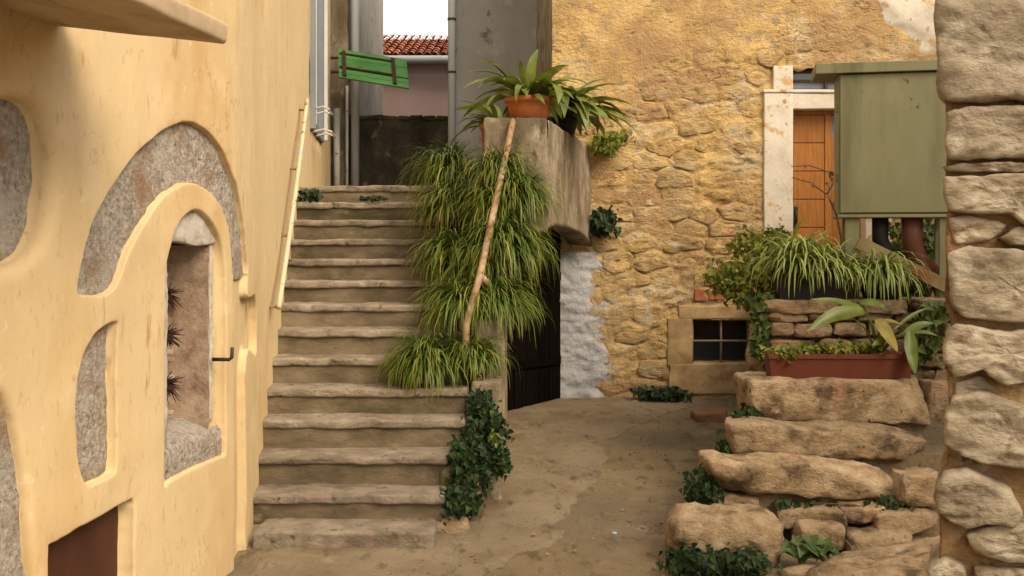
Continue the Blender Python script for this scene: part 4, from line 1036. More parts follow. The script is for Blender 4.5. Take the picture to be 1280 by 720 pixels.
# ------------------------------------------------------------------ garden steps
GT = thing('garden_steps', (2.0, 6.6, 0), 'rough steps of long field stones rising to the planted wall', 'steps')
def rock(name, c, h, r, amp, s, mat=None, parent=GT, rz=0, tilt=(0, 0), seg=(14, 7, 6), taper=0, fq=4.0, chop=9):
    r = r*.6; seg = tuple(int(q*1.6) for q in seg)
    V, F = rbox_vf(h, r, seg); 
    if taper: V[:, 2] *= 1-taper*(V[:, 0]/h[0]+1)/2; V[:, 1] *= 1-.4*taper*(V[:, 0]/h[0]+1)/2
    V = rough(V, (amp, amp, amp), (fq, fq, fq), s, 5, c)+0
    rr = np.random.RandomState(s+7)
    for _ in range(chop):
        nn = rr.normal(size=3)*[.6, .8, 1]; nn /= np.linalg.norm(nn); lim = np.quantile(V @ nn, rr.uniform(.90, .97))
        ex = np.clip(V @ nn-lim, 0, None); V = V-ex[:, None]*nn*.85
    V = rough(V, (amp*.5,)*3, (fq*4,)*3, s+1, 4, c)
    V = rotz(V, rz); V[:, 2] += tilt[0]*V[:, 0]+tilt[1]*V[:, 1]
    return mesh(name, V+np.array(c), F, mat or M['rock'], parent, smooth=True)
rock('stone', (1.345, 6.40, .145), (.36, .24, .18), .22, .05, 1, taper=.14, tilt=(-.04, 0), chop=5)
rock('stone', (1.95, 6.56, .13), (.15, .14, .11), .09, .035, 2, seg=(8, 7, 5), chop=4)
rock('stone', (2.30, 6.46, .10), (.19, .14, .075), .06, .035, 3, seg=(9, 7, 5), tilt=(.10, 0))
rock('stone', (2.10, 5.78, .07), (.46, .26, .15), .12, .05, 4, tilt=(.10, 0))
rock('stone', (1.92, 6.83, .43), (.66, .20, .125), .09, .045, 5, taper=.30, tilt=(-.045, 0), rz=-.03, seg=(24, 8, 6))
rock('stone', (2.20, 7.19, .60), (.70, .20, .11), .07, .040, 6, taper=.12, tilt=(-.035, 0), seg=(24, 8, 6))
rock('stone', (2.36, 7.62, .825), (.655, .27, .165), .06, .035, 7, seg=(24, 8, 7))
rock('stone', (3.12, 7.55, .82), (.09, .16, .15), .05, .03, 8, seg=(6, 7, 6))
rock('stone', (2.66, 6.72, .38), (.15, .14, .10), .05, .035, 9, seg=(7, 6, 5))
rock('stone', (2.52, 6.62, .19), (.20, .13, .07), .05, .03, 10, seg=(8, 6, 4))
rock('stone', (1.92, 6.62, .22), (.22, .10, .06), .04, .03, 13, seg=(8, 6, 4))
rock('stone', (2.26, 6.66, .24), (.14, .10, .055), .04, .025, 14, seg=(7, 6, 4))
rock('stone', (1.42, 6.76, .20), (.20, .12, .12), .05, .03, 15, seg=(7, 6, 4))
rock('stone', (2.62, 5.95, .10), (.18, .18, .12), .07, .03, 11, seg=(8, 7, 5))
rock('stone', (1.70, 6.02, .0), (.12, .10, .06), .05, .03, 12, seg=(7, 6, 4))
def fill(x0, x1, y0, y1, zt, s):
    n1, n2 = 34, 12; V = []
    for j in range(n2+1):
        for i in range(n1+1): V.append((x0+(x1-x0)*i/n1, y0+(y1-y0)*j/n2, zt))
    V = np.array(V); V[:, 2] += .02*fbm(V*[4, 4, 1], 4, s)
    low = V.copy(); low[:, 2] = -.05; m = len(V); F = [(j*(n1+1)+i, j*(n1+1)+i+1, (j+1)*(n1+1)+i+1, (j+1)*(n1+1)+i) for j in range(n2) for i in range(n1)]
    rim = [i for i in range(n1+1)]+[(j)*(n1+1)+n1 for j in range(1, n2+1)]+[n2*(n1+1)+i for i in range(n1-1, -1, -1)]+[j*(n1+1) for j in range(n2-1, 0, -1)]
    for a, b in zip(rim, rim[1:]+rim[:1]): F.append((a, a+m, b+m, b))
    mesh('earth_fill', np.vstack([V, low]), F, M['ground'], GT, smooth=False)
fill(2.1, 3.9, 6.34, 6.76, .10, 1); fill(1.50, 3.9, 6.72, 7.10, .325, 2); fill(1.68, 3.9, 7.06, 7.5, .52, 3); fill(1.80, 3.9, 7.42, 7.95, .70, 4)
# flat stone and a wedge of brick on the path
wg = tag(rock('stone_wedge', (2.00, 10.35, .21), (.17, .13, .05), .03, .025, 40, M['stain'], None, taper=-.5, seg=(7, 6, 4)), 'reddish flat stone wedge lying on the path below the cellar window', 'stone')

# ------------------------------------------------------------------ planted retaining wall behind the steps
RW = thing('retaining_wall', (3.0, 8.0, 0), 'low dry stone wall carrying the planters in front of the wooden door', 'wall')
lp = [(2.02, 8.02), (2.78, 11.45), (6, 11.45), (6, 8.02)]
V = np.array([(x, y, z) for z in (-.05, 1.49) for x, y in lp]); k = 4
mesh('earth_core', V, [(3, 2, 1, 0), (4, 5, 6, 7)]+[(i, (i+1) % k, k+(i+1) % k, k+i) for i in range(k)], M['mortar'], RW)
rs = np.random.RandomState(77)
zc = 1.05
rows = [(.14, .98), (.13, 1.12), (.10, 1.24), (.09, 1.34)]
for hgt_, zb in [(.13, .72), (.14, .86), (.12, 1.0), (.11, 1.13), (.11, 1.25), (.08, 1.365)]:
    xx = 1.96+rs.uniform(0, .05)
    while xx < 3.7:
        ww = rs.uniform(.18, .42); rock('stone', (xx+ww/2, 8.0+rs.uniform(-.03, .02), zb+hgt_/2), (ww/2-.008, .09, hgt_/2-.004), .03, .025, int(xx*100+zb*1000), M['rock'], RW, seg=(7, 4, 4)); xx += ww
for k, (a, b) in enumerate([(1.93, 2.52), (2.53, 3.05), (3.06, 3.75)]):
    rock('coping_slab', ((a+b)/2, 8.06, 1.485), ((b-a)/2, .19, .055), .03, .022, 60+k, M['rock'], RW, seg=(12, 7, 3))
for k in range(7):                                       # the side that runs back to the house
    t = k/7; rock('stone', (2.0+.78*t+.02, 8.3+3.1*t, 1.30), (.07, .2, .17), .04, .03, 300+k, M['rock'], RW, rz=-.22, seg=(4, 7, 5))
    rock('stone', (2.0+.78*t+.02, 8.5+3.1*t, .95), (.07, .22, .16), .04, .03, 320+k, M['rock'], RW, rz=-.22, seg=(4, 7, 5))
    rock('stone', (2.0+.78*t+.02, 8.35+3.1*t, .55), (.07, .22, .20), .04, .03, 340+k, M['rock'], RW, rz=-.22, seg=(4, 7, 5))

# ------------------------------------------------------------------ olive cabinet on legs
CB = thing('metal_cabinet', (3.0, 8.35, 1.5), 'olive green metal cabinet on angle legs standing in front of the wooden door', 'cabinet')
ca = -.21
pl = P(1048, 268, 8.20)
def cb(x, y, z): c, s = math.cos(ca), math.sin(ca); return np.array([pl[0]+x*c-y*s, pl[1]+x*s+y*c, z])
def cbox(name, x0, x1, y0, y1, z0, z1, mat, parent=CB, r=.006):
    V, F = rbox_vf(((x1-x0)/2, (y1-y0)/2, (z1-z0)/2), r, (2, 2, 2)); V = V+[(x0+x1)/2, (y0+y1)/2, (z0+z1)/2]
    return mesh(name, np.array([cb(*v) for v in V]), F, mat, parent, smooth=False)
zc0, zc1 = pl[2], EYE+(300-93)/FPX*8.2; wc = .86
cbox('body', 0, wc, .006, .34, zc0, zc1, M['cabinet'])
cbox('door', .012, wc-.004, -.016, .004, zc0+.012, zc1-.008, M['cabinet'])
cbox('roof', -.18, wc+.10, -.05, .42, zc1+.002, zc1+.085, M['cabinetrust'] if 0 else M['cabinet'])
cbox('flange', -.012, wc+.01, -.03, .345, zc0-.028, zc0-.002, M['cabinet'])
zl = 1.50
cbox('leg', .05, .16, 0, .03, zl, zc0-.03, M['cabinet']); cbox('leg', wc-.10, wc+.005, 0, .03, zl, zc0-.03, M['cabinet'])
cbox('leg', .06, .12, .29, .32, zl, zc0-.03, M['cabinet']); cbox('leg', wc-.08, wc-.02, .29, .32, zl, zc0-.03, M['cabinet'])
a, b = cb(.15, -.012, zc0-.22), cb(wc+.02, -.012, 1.60); d = (b-a)/np.linalg.norm(b-a); u = np.cross(d, [0, 1, 0]); u /= np.linalg.norm(u)
V = np.array([q+u*s+np.array([0, w, 0]) for w in (-.012, .008) for q, s in ((a, -.05), (b, -.05), (b, .05), (a, .05))])
mesh('brace', V, [(0, 3, 2, 1), (4, 5, 6, 7), (0, 1, 5, 4), (1, 2, 6, 5), (2, 3, 7, 6), (3, 0, 4, 7)], M['cabinetrust'], CB)
mesh('black_pipe', *tube_vf([cb(.34, .16, zc0), cb(.34, .16, zc0-.2), cb(.38, .18, zc0-.30), cb(.52, .22, zc0-.38), cb(.8, .25, zc0-.5)], .065, 12), M['blackpipe'], CB, smooth=True)
mesh('red_pipe', *tube_vf([cb(.58, .13, zc0), cb(.58, .13, zc0-.20), cb(.60, .15, zc0-.32), cb(.68, .18, zc0-.43), cb(.85, .22, zc0-.55)], .082, 14), M['brownpipe'], CB, smooth=True)
for k, (a, b) in enumerate(((.02, .26), (.02, .82))):
    cbox('hinge', -.022, .004, .03, .06, zc0+b, zc0+b+.07, M['cabinetrust'])
# ------------------------------------------------------------------ plants
def blade_strip(p0, az, el0, L, w, curl, nseg, rnd, side=0.0):
    """one arching blade: returns centre points and half width vectors"""
    pts = [np.array(p0, float)]; el = el0; a = az; st = L/nseg
    for k in range(nseg):
        d = np.array([math.cos(el)*math.cos(a), math.cos(el)*math.sin(a), math.sin(el)])
        pts.append(pts[-1]+d*st); el -= curl*(.5+k/nseg)/nseg*1.3; a += side/nseg; el = max(el, -1.45)
    wd = np.array([-math.sin(az), math.cos(az), 0])
    out = []
    for k, p in enumerate(pts):
        t = k/nseg; ww = w*(.55+.45*min(1, t*4))*(1-t**3.0)+.0006
        out.append((p-wd*ww, p+wd*ww))
    return out
def tuft(c, n, L, w, rnd, el=(35, 85), curl=(1.2, 2.6), az=None, rbase=.08, cols=None, stripe=None, nseg=6):
    V = []; F = []; C = []
    for i in range(n):
        a = rnd.uniform(0, 2*math.pi) if az is None else rnd.gauss(az[0], az[1])
        rb = rbase*math.sqrt(rnd.random()); b = rnd.uniform(0, 6.28)
        p0 = (c[0]+rb*math.cos(b), c[1]+rb*math.sin(b), c[2])
        e = math.radians(rnd.uniform(*el))
        st = blade_strip(p0, a, e, L*rnd.uniform(.55, 1.1), w*rnd.uniform(.7, 1.2), rnd.uniform(*curl), nseg, rnd, rnd.uniform(-.5, .5))
        col = np.array(cols[0])*(1-(t := rnd.random()))+np.array(cols[1])*t
        if rnd.random() < .06: col = np.array(cols[2])
        o = len(V)
        if stripe is None:
            for k, (l, r) in enumerate(st):
                cc = col if k < nseg-1 else col*.75+np.array(cols[2])*.25
                V += [l, r]; C += [cc, cc]
            F += [(o+2*k, o+2*k+1, o+2*k+3, o+2*k+2) for k in range(nseg)]
        else:
            for k, (l, r) in enumerate(st):
                m1, m2 = l+(r-l)*.3, l+(r-l)*.7
                V += [l, m1, m2, r]; C += [col, stripe, stripe, col]
            for k in range(nseg): F += [(o+4*k+q, o+4*k+q+1, o+4*k+q+5, o+4*k+q+4) for q in range(3)]
    return np.array(V), F, np.array(C)
def pot_vf(r0, r1, h, rim=.02, rh=.04):
    return lathe_vf([(r0*.2, 0), (r0, 0), (r0+(r1-r0)*.5, h*.5), (r1, h-rh), (r1+rim*.2, h-rh), (r1+rim, h-rh+.006), (r1+rim, h), (r1-.012, h), (r1-.02, h-.03), (r1*.2, h-.03)], 28)
GC = ((.034, .085, .011), (.145, .205, .026), (.38, .33, .06))
clumps = [  # base pixel, distance, blades, length, lean azimuth, label
 (534, 462, 7.93, 380, .50, (-2.1, 1.3), 'low arching grass clump at the foot of the rusty handrail'),
 (590, 452, 7.90, 260, .38, (-1.0, 1.3), 'grass clump on the lowest parapet block beside the rusty handrail foot'),
 (578, 392, 8.25, 320, .56, (-1.8, 1.2), 'dense grass clump left of the lower end of the rusty handrail'),
 (616, 388, 8.25, 360, .54, (-.8, 1.0), 'grass clump spilling over the dark passage beside the rusty handrail'),
 (566, 330, 8.75, 320, .54, (-2.0, 1.0), 'grass clump over the middle treads left of the rusty handrail'),
 (626, 318, 8.50, 400, .58, (-.6, .9), 'grass clump hanging below the pier beside the arch'),
 (610, 338, 8.50, 300, .52, (-1.3, 1.2), 'grass clump rising behind the middle of the rusty handrail'),
 (566, 268, 9.10, 320, .56, (-2.1, 1.0), 'grass clump arching over the upper treads'),
 (618, 270, 8.78, 320, .54, (-1.5, 1.0), 'grass clump against the left edge of the pier'),
 (644, 256, 8.70, 340, .50, (-.7, .9), 'grass clump in front of the pier below the terracotta bowl'),
 (562, 222, 9.45, 300, .54, (-2.2, 1.1), 'grass clump arching over the top treads near the mossy wall'),
 (622, 222, 8.80, 260, .46, (-1.3, 1.2), 'highest grass clump, hanging on the front of the pier')]
for k, (px, py, D, n, L, lean, lab) in enumerate(clumps):
    rnd = random.Random(40+k); c = P(px, py, D)
    g = thing('ornamental_grass', c-[0, 0, .16], lab, 'grass plant', 'arching grass clumps along the stair parapet')
    V1, F1, C1 = tuft(c, int(n*1.4), L, .006, rnd, (25, 88), (1.3, 2.9), None, .07, GC, nseg=7)
    V2, F2, C2 = tuft(c, int(n*.7), L*1.12, .0066, rnd, (20, 75), (1.5, 3.0), lean, .08, GC, nseg=7)
    V3, F3, C3 = tuft(c, 26, L*.7, .007, rnd, (-10, 40), (1.5, 3.2), lean, .09, ((.16, .10, .04), (.30, .21, .09), (.10, .06, .03)))
    F2 = F2+[tuple(i+len(V2) for i in f) for f in F3]; V2 = np.vstack([V2, V3]); C2 = np.vstack([C2, C3])
    F2 = [tuple(i+len(V1) for i in f) for f in F2]
    mesh('foliage', np.vstack([V1, V2]), F1+F2, M['grass'], g, colattr=np.vstack([C1, C2]), smooth=True)
    Vp, Fp = pot_vf(.07, .10, .14, .01); mesh('pot', Vp+c-[0, -.03, .15], Fp, M['blackpot'], g, smooth=True)

def leaf_vf(L, w, el0, curl, n=7, fold=.25, tipk=1.0, up=.0, shape=None):
    """broad leaf along +X from the origin, folded along its midrib"""
    pts = [np.zeros(3)]; el = el0
    for k in range(n): pts.append(pts[-1]+np.array([math.cos(el), 0, math.sin(el)])*L/n); el -= curl/n
    V = []; F = []
    for k, p in enumerate(pts):
        t = k/n; ww = w*(shape(t) if shape else (math.sin(math.pi*min(1, (t*.86+.10)))**.8))
        if k == n: ww = .001
        V += [p+[0, -ww, fold*ww], p, p+[0, ww, fold*ww]]
    for k in range(n): F += [(3*k, 3*k+1, 3*k+4, 3*k+3), (3*k+1, 3*k+2, 3*k+5, 3*k+4)]
    return np.array(V), F
def leaf_data(name, mat, *a, **kw):
    V, F = leaf_vf(*a, **kw); me = bpy.data.meshes.new(name); me.from_pydata(V.tolist(), [], F); me.materials.append(mat)
    me.polygons.foreach_set('use_smooth', [True]*len(F)); return me
strap = [leaf_data('strap_leaf', M['strap'], .46, .034, math.radians(e), c, 8, .3) for e, c in ((68, 1.5), (50, 1.6), (35, 1.4), (60, 2.5), (25, 1.3), (75, .9))]
def potted(name, base, pot, potmat, lab, n, L, seed, azr=None, cat='potted plant', tall=0):
    g = thing(name, base, lab, cat); rnd = random.Random(seed)
    Vp, Fp = pot_vf(*pot); mesh('pot', Vp+base, Fp, potmat, g, smooth=True)
    V, F = lathe_vf([(.01, 0), (pot[1]-.012, 0.0)], 20); mesh('soil', V+base+[0, 0, pot[2]-.02], F[:-1], M['soil'], g)
    for k in range(n):
        a = 2*math.pi*k*.382+rnd.uniform(-.3, .3) if azr is None else rnd.uniform(*azr); me = strap[rnd.randrange(5)]
        if k < tall: me = strap[5]
        s = L/.46*rnd.uniform(.6, 1.15); r = pot[1]*.45*rnd.random()
        inst('leaf', me, np.array(base)+[r*math.cos(a), r*math.sin(a), pot[2]-.025], g, (rnd.uniform(-.35, .35), rnd.uniform(-.2, .25), a), (s, s*rnd.uniform(.85, 1.2), s))
    return g
potted('terracotta_bowl', np.array([.148, 9.07, 3.055]), (.155, .20, .20, .016, .045), M['terracotta'], 'terracotta bowl of long strap leaves standing on the pier', 60, .60, 3, tall=5)
potted('dark_flower_pot', np.array([.50, 10.15, 3.04]), (.12, .16, .17), M['blackpot'], 'dark pot of drooping strap leaves on the parapet next to the ochre wall', 52, .74, 5, (-2.2, 1.2))
potted('terracotta_pot', np.array([-.125, 9.62, 2.50]), (.13, .165, .58, .012, .05), M['terracotta'], 'tall terracotta pot on the landing behind the pier', 20, .5, 8, (1.6, 4.4))

def ivy_vf(spots, size, rnd, nrm=(0, -1, .4), jit=.7):
    """small lobed leaves, each facing roughly along nrm"""
    V = []; F = []; nrm = np.array(nrm, float)
    for p in spots:
        nn = nrm+np.array([rnd.gauss(0, jit), rnd.gauss(0, jit), rnd.gauss(0, jit)]); nn /= np.linalg.norm(nn)
        dn = np.array([rnd.gauss(0, .5), rnd.gauss(0, .3), -1]); dn -= nn*dn.dot(nn); dn /= np.linalg.norm(dn); sd = np.cross(nn, dn)
        s = size*rnd.uniform(.5, 1.5); o = len(V)
        for x, y, z in ((0, -.45, 0), (.5, -.35, .12), (.33, .05, .05), (.0, .75, .0), (-.33, .05, .05), (-.5, -.35, .12), (0, -.05, -.06)):
            V.append(np.array(p)+s*(sd*x+dn*y+nn*z))
        F += [(o+6, o+a, o+b) for a, b in ((0, 1), (1, 2), (2, 3), (3, 4), (4, 5), (5, 0))]
    return np.array(V), F
def leafy(name, lab, cat, blobs, n, size, mat, seed, nrm=(0, -1, .4), jit=.7, stems=6, group=None, stemmat=None):
    """plant whose leaves fill a few ellipsoids; the stems run through them"""
    rnd = random.Random(seed); sp = []; wts = [b[1][0]*b[1][2] for b in blobs]
    for _ in range(n):
        c, h = rnd.choices(blobs, wts)[0]
        while True:
            q = np.array([rnd.uniform(-1, 1) for _ in range(3)]); 
            if q.dot(q) < 1: break
        q *= rnd.uniform(.8, 1.12) if rnd.random() < .84 else rnd.uniform(1.1, 1.6); sp.append(np.array(c)+q*np.array(h))
    base = np.array(blobs[0][0])-[0, 0, blobs[0][1][2]]
    g = thing(name, base, lab, cat, group)
    V, F = ivy_vf(sp, size, rnd, nrm, jit); mesh('leaves', V, F, mat, g, smooth=False)
    parts = []
    for k in range(stems):
        c, h = blobs[k % len(blobs)]; e = np.array(c)+np.array([rnd.uniform(-.8, .8)*h[0], rnd.uniform(-.5, .5)*h[1], rnd.uniform(.2, .9)*h[2]])
        mid = (base+e)/2+np.array([rnd.uniform(-.05, .05), 0, .03]); parts.append(tube_vf([base, mid, e], [.006, .004, .002], 5))
    V, F = join_vf(parts); mesh('stems', V, F, stemmat or M['bark'], g)
    return g
# ivy beside the lower steps
leafy('ivy', 'dark ivy hanging down the side of the lower stone steps', 'ivy', [(tuple(P(px, py, D)), h) for px, py, D, h in
      ((598, 505, 7.55, (.095, .14, .12)), (618, 540, 7.5, (.095, .16, .16)), (590, 560, 7.3, (.10, .16, .20)), (622, 575, 7.4, (.10, .14, .12)), (582, 600, 7.1, (.095, .14, .18)), (566, 628, 6.9, (.10, .12, .12)), (604, 590, 7.2, (.07, .12, .14)), (608, 520, 7.5, (.09, .12, .12)), (575, 575, 7.15, (.10, .12, .12)), (585, 630, 6.95, (.10, .12, .10)))], 2100, .038, M['ivy'], 21, stems=14)
leafy('ivy_sprig', 'pale yellow green ivy sprig on the dark ivy beside the steps', 'ivy', [(tuple(P(618, 548, 7.25)), (.06, .05, .05))], 14, .042, M['bigleaf'], 22)
# ivy on the garden steps
leafy('ivy', 'ivy creeping over the left end of the upper garden step stones', 'ivy', [((1.68, 7.35, .66), (.14, .14, .13)), ((1.52, 7.12, .50), (.12, .1, .12)), ((1.80, 7.45, .74), (.10, .1, .12))], 620, .037, M['ivy'], 23)
leafy('ivy', 'ivy trailing from the tip of the long tapered step stone', 'ivy', [((1.24, 6.72, .36), (.10, .1, .15)), ((1.32, 6.68, .30), (.08, .06, .09))], 260, .037, M['ivy'], 24)
leafy('ivy', 'ivy growing under the big round boulder of the garden steps', 'ivy', [((1.03, 6.05, .10), (.15, .12, .08)), ((1.30, 6.02, .10), (.22, .1, .08))], 560, .038, M['ivy'], 25, (0, -.8, .8))
leafy('weed', 'bright leafy weed between the small garden step stones', 'weed', [((1.78, 6.15, .14), (.14, .08, .05)), ((1.90, 6.2, .12), (.08, .06, .05))], 60, .075, M['ivylight'], 26, (0, -.6, .9), .4)
leafy('weed', 'weed growing in the joint under the tapered step stone', 'weed', [((2.42, 6.60, .28), (.18, .05, .05)), ((1.9, 6.60, .28), (.2, .05, .03))], 90, .045, M['ivy'], 27)
# weeds of the far wall
leafy('weed', 'low dark weed at the foot of the ochre wall', 'weed', [((1.66, 11.30, .30), (.30, .14, .07))], 330, .055, M['weed'], 28, (0, -.6, .9))
leafy('wall_plant', 'round dark plant growing from the ochre wall beside the arch', 'plant', [((1.02, 11.36, 2.20), (.14, .12, .15))], 330, .06, M['weed'], 29, (0, -1, .3))
leafy('wall_plant', 'green trailing plant on the ochre wall behind the parapet', 'plant', [((1.02, 11.30, 3.05), (.20, .16, .12)), ((1.15, 11.32, 3.12), (.2, .12, .08))], 230, .055, M['shrub'], 30, (0, -1, .3))
# small plants on the upper treads
leafy('succulent', 'bluish green plant on the top treads beside the yellow wall', 'plant', [((-1.96, 9.98, 2.43), (.12, .10, .06))], 110, .05, M['weed'], 31, (0, -.5, .9))
leafy('weed', 'small weed creeping along the upper tread', 'weed', [((-1.35, 9.93, 2.40), (.16, .05, .02))], 50, .04, M['ivy'], 32, (0, -.6, .9))

# ------------------------------------------------------------------ planters on the garden steps and wall
def trough(name, x0, x1, y0, y1, z0, z1, mat, lab):
    g = thing(name, ((x0+x1)/2, (y0+y1)/2, z0), lab, 'planter')
    tp = .02; 
    def ring(e, z): return [(x0+e, y0+e, z), (x1-e, y0+e, z), (x1-e, y1-e, z), (x0+e, y1-e, z)]
    V = ring(tp, z0)+ring(.006, z1-.035)+ring(-.006, z1-.032)+ring(-.006, z1)+ring(.012, z1)+ring(.02, z1-.04)
    F = [(3, 2, 1, 0)]+[(4*k+i, 4*k+(i+1) % 4, 4*k+4+(i+1) % 4, 4*k+4+i) for k in range(5) for i in range(4)]
    mesh('box', np.array(V), F, mat, g); Vs, Fs = box_vf(x0+.021, x1-.021, y0+.021, y1-.021, z0+.03, z1-.03); mesh('soil', Vs, Fs, M['soil'], g)
    return g
trough('plastic_trough', 1.88, 2.94, 7.48, 7.68, .985, 1.165, M['maroon'], 'dark red plastic trough standing on the top step stone')
trough('black_trough', 2.06, 2.64, 7.93, 8.14, 1.535, 1.76, M['blackpot'], 'black plastic trough on the coping of the dry stone wall')
leafy('creeping_plant', 'small leaved creeping plant filling the dark red trough', 'plant', [((2.15, 7.58, 1.18), (.26, .09, .045)), ((2.45, 7.58, 1.19), (.30, .09, .05)), ((2.0, 7.52, 1.16), (.1, .08, .05))], 460, .038, M['shrub'], 33, (0, -.5, .9))
leafy('leafy_shrub', 'leafy shrub growing beside the barred cellar window', 'shrub', [((2.16, 8.75, 1.78), (.25, .22, .22)), ((2.02, 8.8, 1.60), (.22, .2, .20)), ((1.88, 8.9, 1.66), (.22, .18, .16)), ((2.05, 8.8, 1.94), (.2, .16, .14)), ((2.25, 8.7, 2.02), (.12, .12, .10))], 1900, .038, M['shrub'], 34, (0, -.9, .5), .8, 16)
leafy('trailing_plant', 'dark leaved trailing plant hanging left of the planted wall', 'plant', [((1.97, 8.0, 1.36), (.10, .10, .20)), ((1.93, 7.95, 1.18), (.08, .08, .12)), ((1.95, 8.05, 1.52), (.12, .1, .08))], 300, .055, M['ivylight'], 35)
leafy('leafy_shrub', 'bright leafy shrub crowding behind the black trough', 'shrub', [((2.45, 8.45, 1.75), (.32, .2, .20)), ((2.30, 8.5, 1.86), (.2, .15, .16)), ((2.75, 8.5, 1.70), (.25, .15, .14))], 800, .042, M['shrub'], 41, (0, -.9, .5), .8, 12)
leafy('trailing_plant', 'small leaved plant over the rim of the black trough', 'plant', [((2.35, 8.0, 1.79), (.28, .12, .07)), ((2.6, 8.03, 1.78), (.2, .1, .06))], 520, .04, M['shrub'], 36)
leafy('trailing_plant', 'leafy plant behind the cabinet legs next to the pillar', 'plant', [((3.45, 8.75, 1.95), (.24, .2, .28)), ((3.30, 8.4, 1.62), (.2, .2, .12)), ((3.05, 8.5, 1.62), (.3, .15, .12))], 520, .06, M['ivylight'], 37)
leafy('trailing_plant', 'leafy plant squeezed between the dry stone wall and the pillar', 'plant', [((3.12, 7.75, 1.28), (.12, .1, .22)), ((3.18, 7.7, 1.45), (.1, .1, .1))], 170, .055, M['ivylight'], 38)
bp = thing('black_pot', (2.90, 8.06, 1.53), 'round black pot half hidden by the drooping spider plant', 'flower pot')
Vp, Fp = pot_vf(.13, .17, .20); mesh('pot', Vp+[2.90, 8.06, 1.53], Fp, M['blackpot'], bp, smooth=True)
V, F = lathe_vf([(.01, 0), (.158, 0.0)], 20); mesh('soil', V+[2.90, 8.06, 1.705], F[:-1], M['soil'], bp)
SC = ((.075, .115, .018), (.14, .165, .03), (.36, .32, .14))
for k, (c, n, L, el_, az_, lab) in enumerate([
    ((2.24, 8.03, 1.76), 240, .60, (20, 85), None, 'variegated spider plant fanning from the left end of the black trough'),
    ((2.48, 8.03, 1.74), 190, .50, (20, 80), None, 'variegated spider plant in the middle of the black trough'),
    ((2.88, 8.02, 1.72), 130, .50, (15, 62), (-1.65, .85), 'spider plant drooping from the round black pot by the cabinet brace'),
    ((3.55, 9.3, 1.75), 130, .60, (40, 88), None, 'spider plant seen between the cabinet legs')]):
    g = thing('spider_plant', (c[0], c[1], c[2]-.04), lab, 'plant', 'variegated spider plants'); rnd = random.Random(70+k)
    V, F, C = tuft(c, n, L, .0115, rnd, el_, (1.5, 3.0), az_, .09, SC, stripe=np.array((.29, .35, .09)) if k != 3 else np.array((.22, .26, .06)))
    mesh('foliage', V, F, M['spider'], g, colattr=C, smooth=True)
# broad leaved plant in front of the dry stone wall
BL = thing('broad_leaf_plant', (2.72, 7.60, 1.14), 'broad leaved plant with long pointed leaves in the dark red trough', 'plant')
root = np.array([2.72, 7.60, 1.15])
def big_leaf(a, b, w, bow, mat, n=10, tiltv=.25):
    """leaf blade from stalk end a to tip b; bow lifts the middle"""
    d = b-a; d1 = d/np.linalg.norm(d); view = np.array([.25, -1.0, .45]); sd = np.cross(d1, view); sd /= np.linalg.norm(sd); nn = np.cross(sd, d1)
    V = []; F = []
    for k in range(n+1):
        t = k/n; p = a+d*t+np.array([0, 0, bow])*math.sin(math.pi*t)+nn*0
        ww = w*max(.03, math.sin(math.pi*min(1, .10+t*.90))**.75*(1-.30*t)) if k < n else .001
        wv = .06*w*math.sin(t*9)
        V += [p-sd*ww-nn*(tiltv*ww-wv), p-sd*ww*.5-nn*tiltv*ww*.3, p, p+sd*ww*.5-nn*tiltv*ww*.3, p+sd*ww-nn*(tiltv*ww+wv)]
    for k in range(n): F += [(5*k+q, 5*k+q+1, 5*k+q+6, 5*k+q+5) for q in range(4)]
    mesh('leaf', np.array(V), F, mat, BL, smooth=True)
    mesh('stalk', *tube_vf([root, (root+a)/2+[0, -.02, .05], a], [.009, .007, .005], 6), M['bigleaf'], BL, smooth=True)
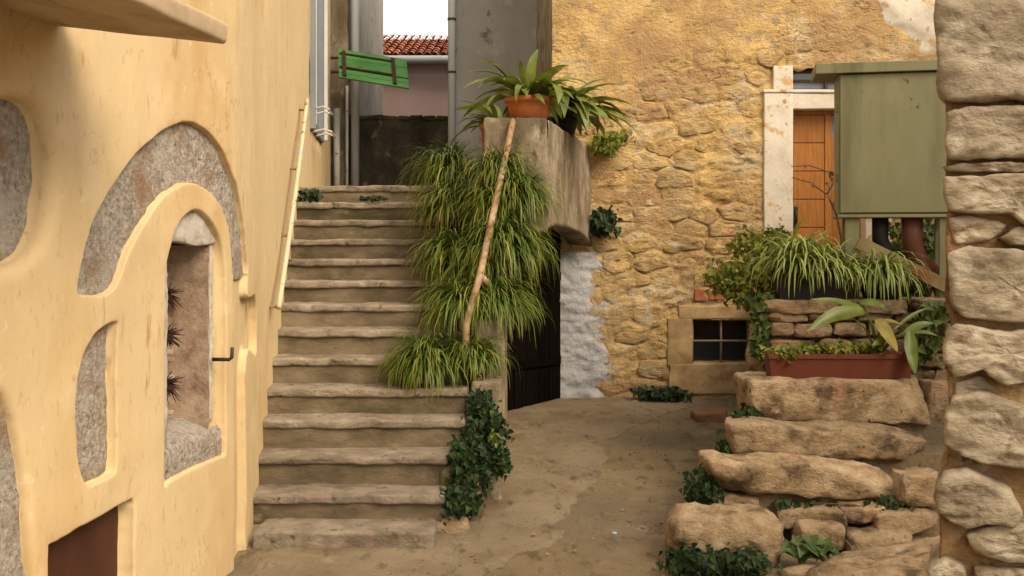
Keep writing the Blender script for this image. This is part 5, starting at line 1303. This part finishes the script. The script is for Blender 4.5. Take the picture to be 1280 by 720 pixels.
for (pa, da, pb, db, w, bow, mt) in [((1082, 388), 7.56, (1008, 414), 7.40, .060, .05, 'bigleaf'), ((1078, 384), 7.6, (1012, 374), 7.5, .026, .02, 'bigleaf'), ((1076, 376), 7.62, (1106, 384), 7.45, .055, .02, 'bigleaf'),
        ((1098, 398), 7.5, (1122, 440), 7.36, .065, .02, 'yellowleaf'), ((1138, 414), 7.46, (1144, 468), 7.34, .062, .0, 'bigleaf'), ((1128, 420), 7.5, (1168, 404), 7.5, .035, .03, 'bigleaf'),
        ((1140, 416), 7.5, (1172, 420), 7.4, .018, .02, 'bigleaf'), ((1120, 410), 7.5, (1160, 385), 7.55, .016, .02, 'bigleaf'), ((1096, 402), 7.55, (1128, 406), 7.5, .018, .02, 'yellowleaf'), ((1060, 392), 7.6, (1030, 398), 7.5, .035, .02, 'yellowleaf'),
        ((1110, 420), 7.5, (1090, 432), 7.42, .03, .0, 'bigleaf')]:
    big_leaf(P(*pa, da), P(*pb, db), w, bow, M[mt])
# bare twig with a few leaves in front of the door
TW = thing('bare_twig', P(1048, 285, 8.1), 'thin bare branch with a few dry leaves in front of the wooden door', 'branch')
b0 = P(1052, 300, 8.12); b1 = P(1046, 268, 8.1); b2 = P(1034, 243, 8.05); b3 = P(1012, 228, 8.0); b4 = P(990, 222, 8.0); c1 = P(1036, 215, 8.1); c2 = P(1012, 207, 8.1); c3 = P(989, 208, 8.1)
b00 = np.array([b0[0], b0[1], 1.70])
mesh('stem', *tube_vf([b00, b0, b1, b2, b3, b4], [.012, .010, .009, .007, .005, .003], 6), M['bark'], TW, smooth=True)
mesh('stem', *tube_vf([b2, P(1042, 228, 8.08), c1, c2, c3], [.007, .006, .005, .004, .003], 6), M['bark'], TW, smooth=True)
tl = leaf_data('dry_leaf', M['deadleaf'], .09, .028, .2, 1.2, 5, .3)
rnd = random.Random(5)
for k, q in enumerate([b2, b3, c1, c1, c2, (b2+c1)/2, (b2+c1)/2, P(1040, 222, 8.05)]):
    inst('leaf', tl, q, TW, (rnd.uniform(-1, 1), rnd.uniform(0, 1.2), rnd.uniform(0, 6.28)), (.62,)*3)
# bottle cap on the path
x_, y_ = on_ground(768, 668)
cp = mesh('bottle_cap', lathe_vf([(.001, 0), (.018, 0), (.02, .004), (.018, .011), (.014, .013), (.001, .013)], 18)[0]*[1, 1, 1]+[x_, y_, gz_at(x_, y_)-.001], lathe_vf([(.001, 0), (.018, 0), (.02, .004), (.018, .011), (.014, .013), (.001, .013)], 18)[1], M['capblue'], None, smooth=True)
tag(cp, 'small pale blue bottle cap lying on the earth path', 'bottle cap')
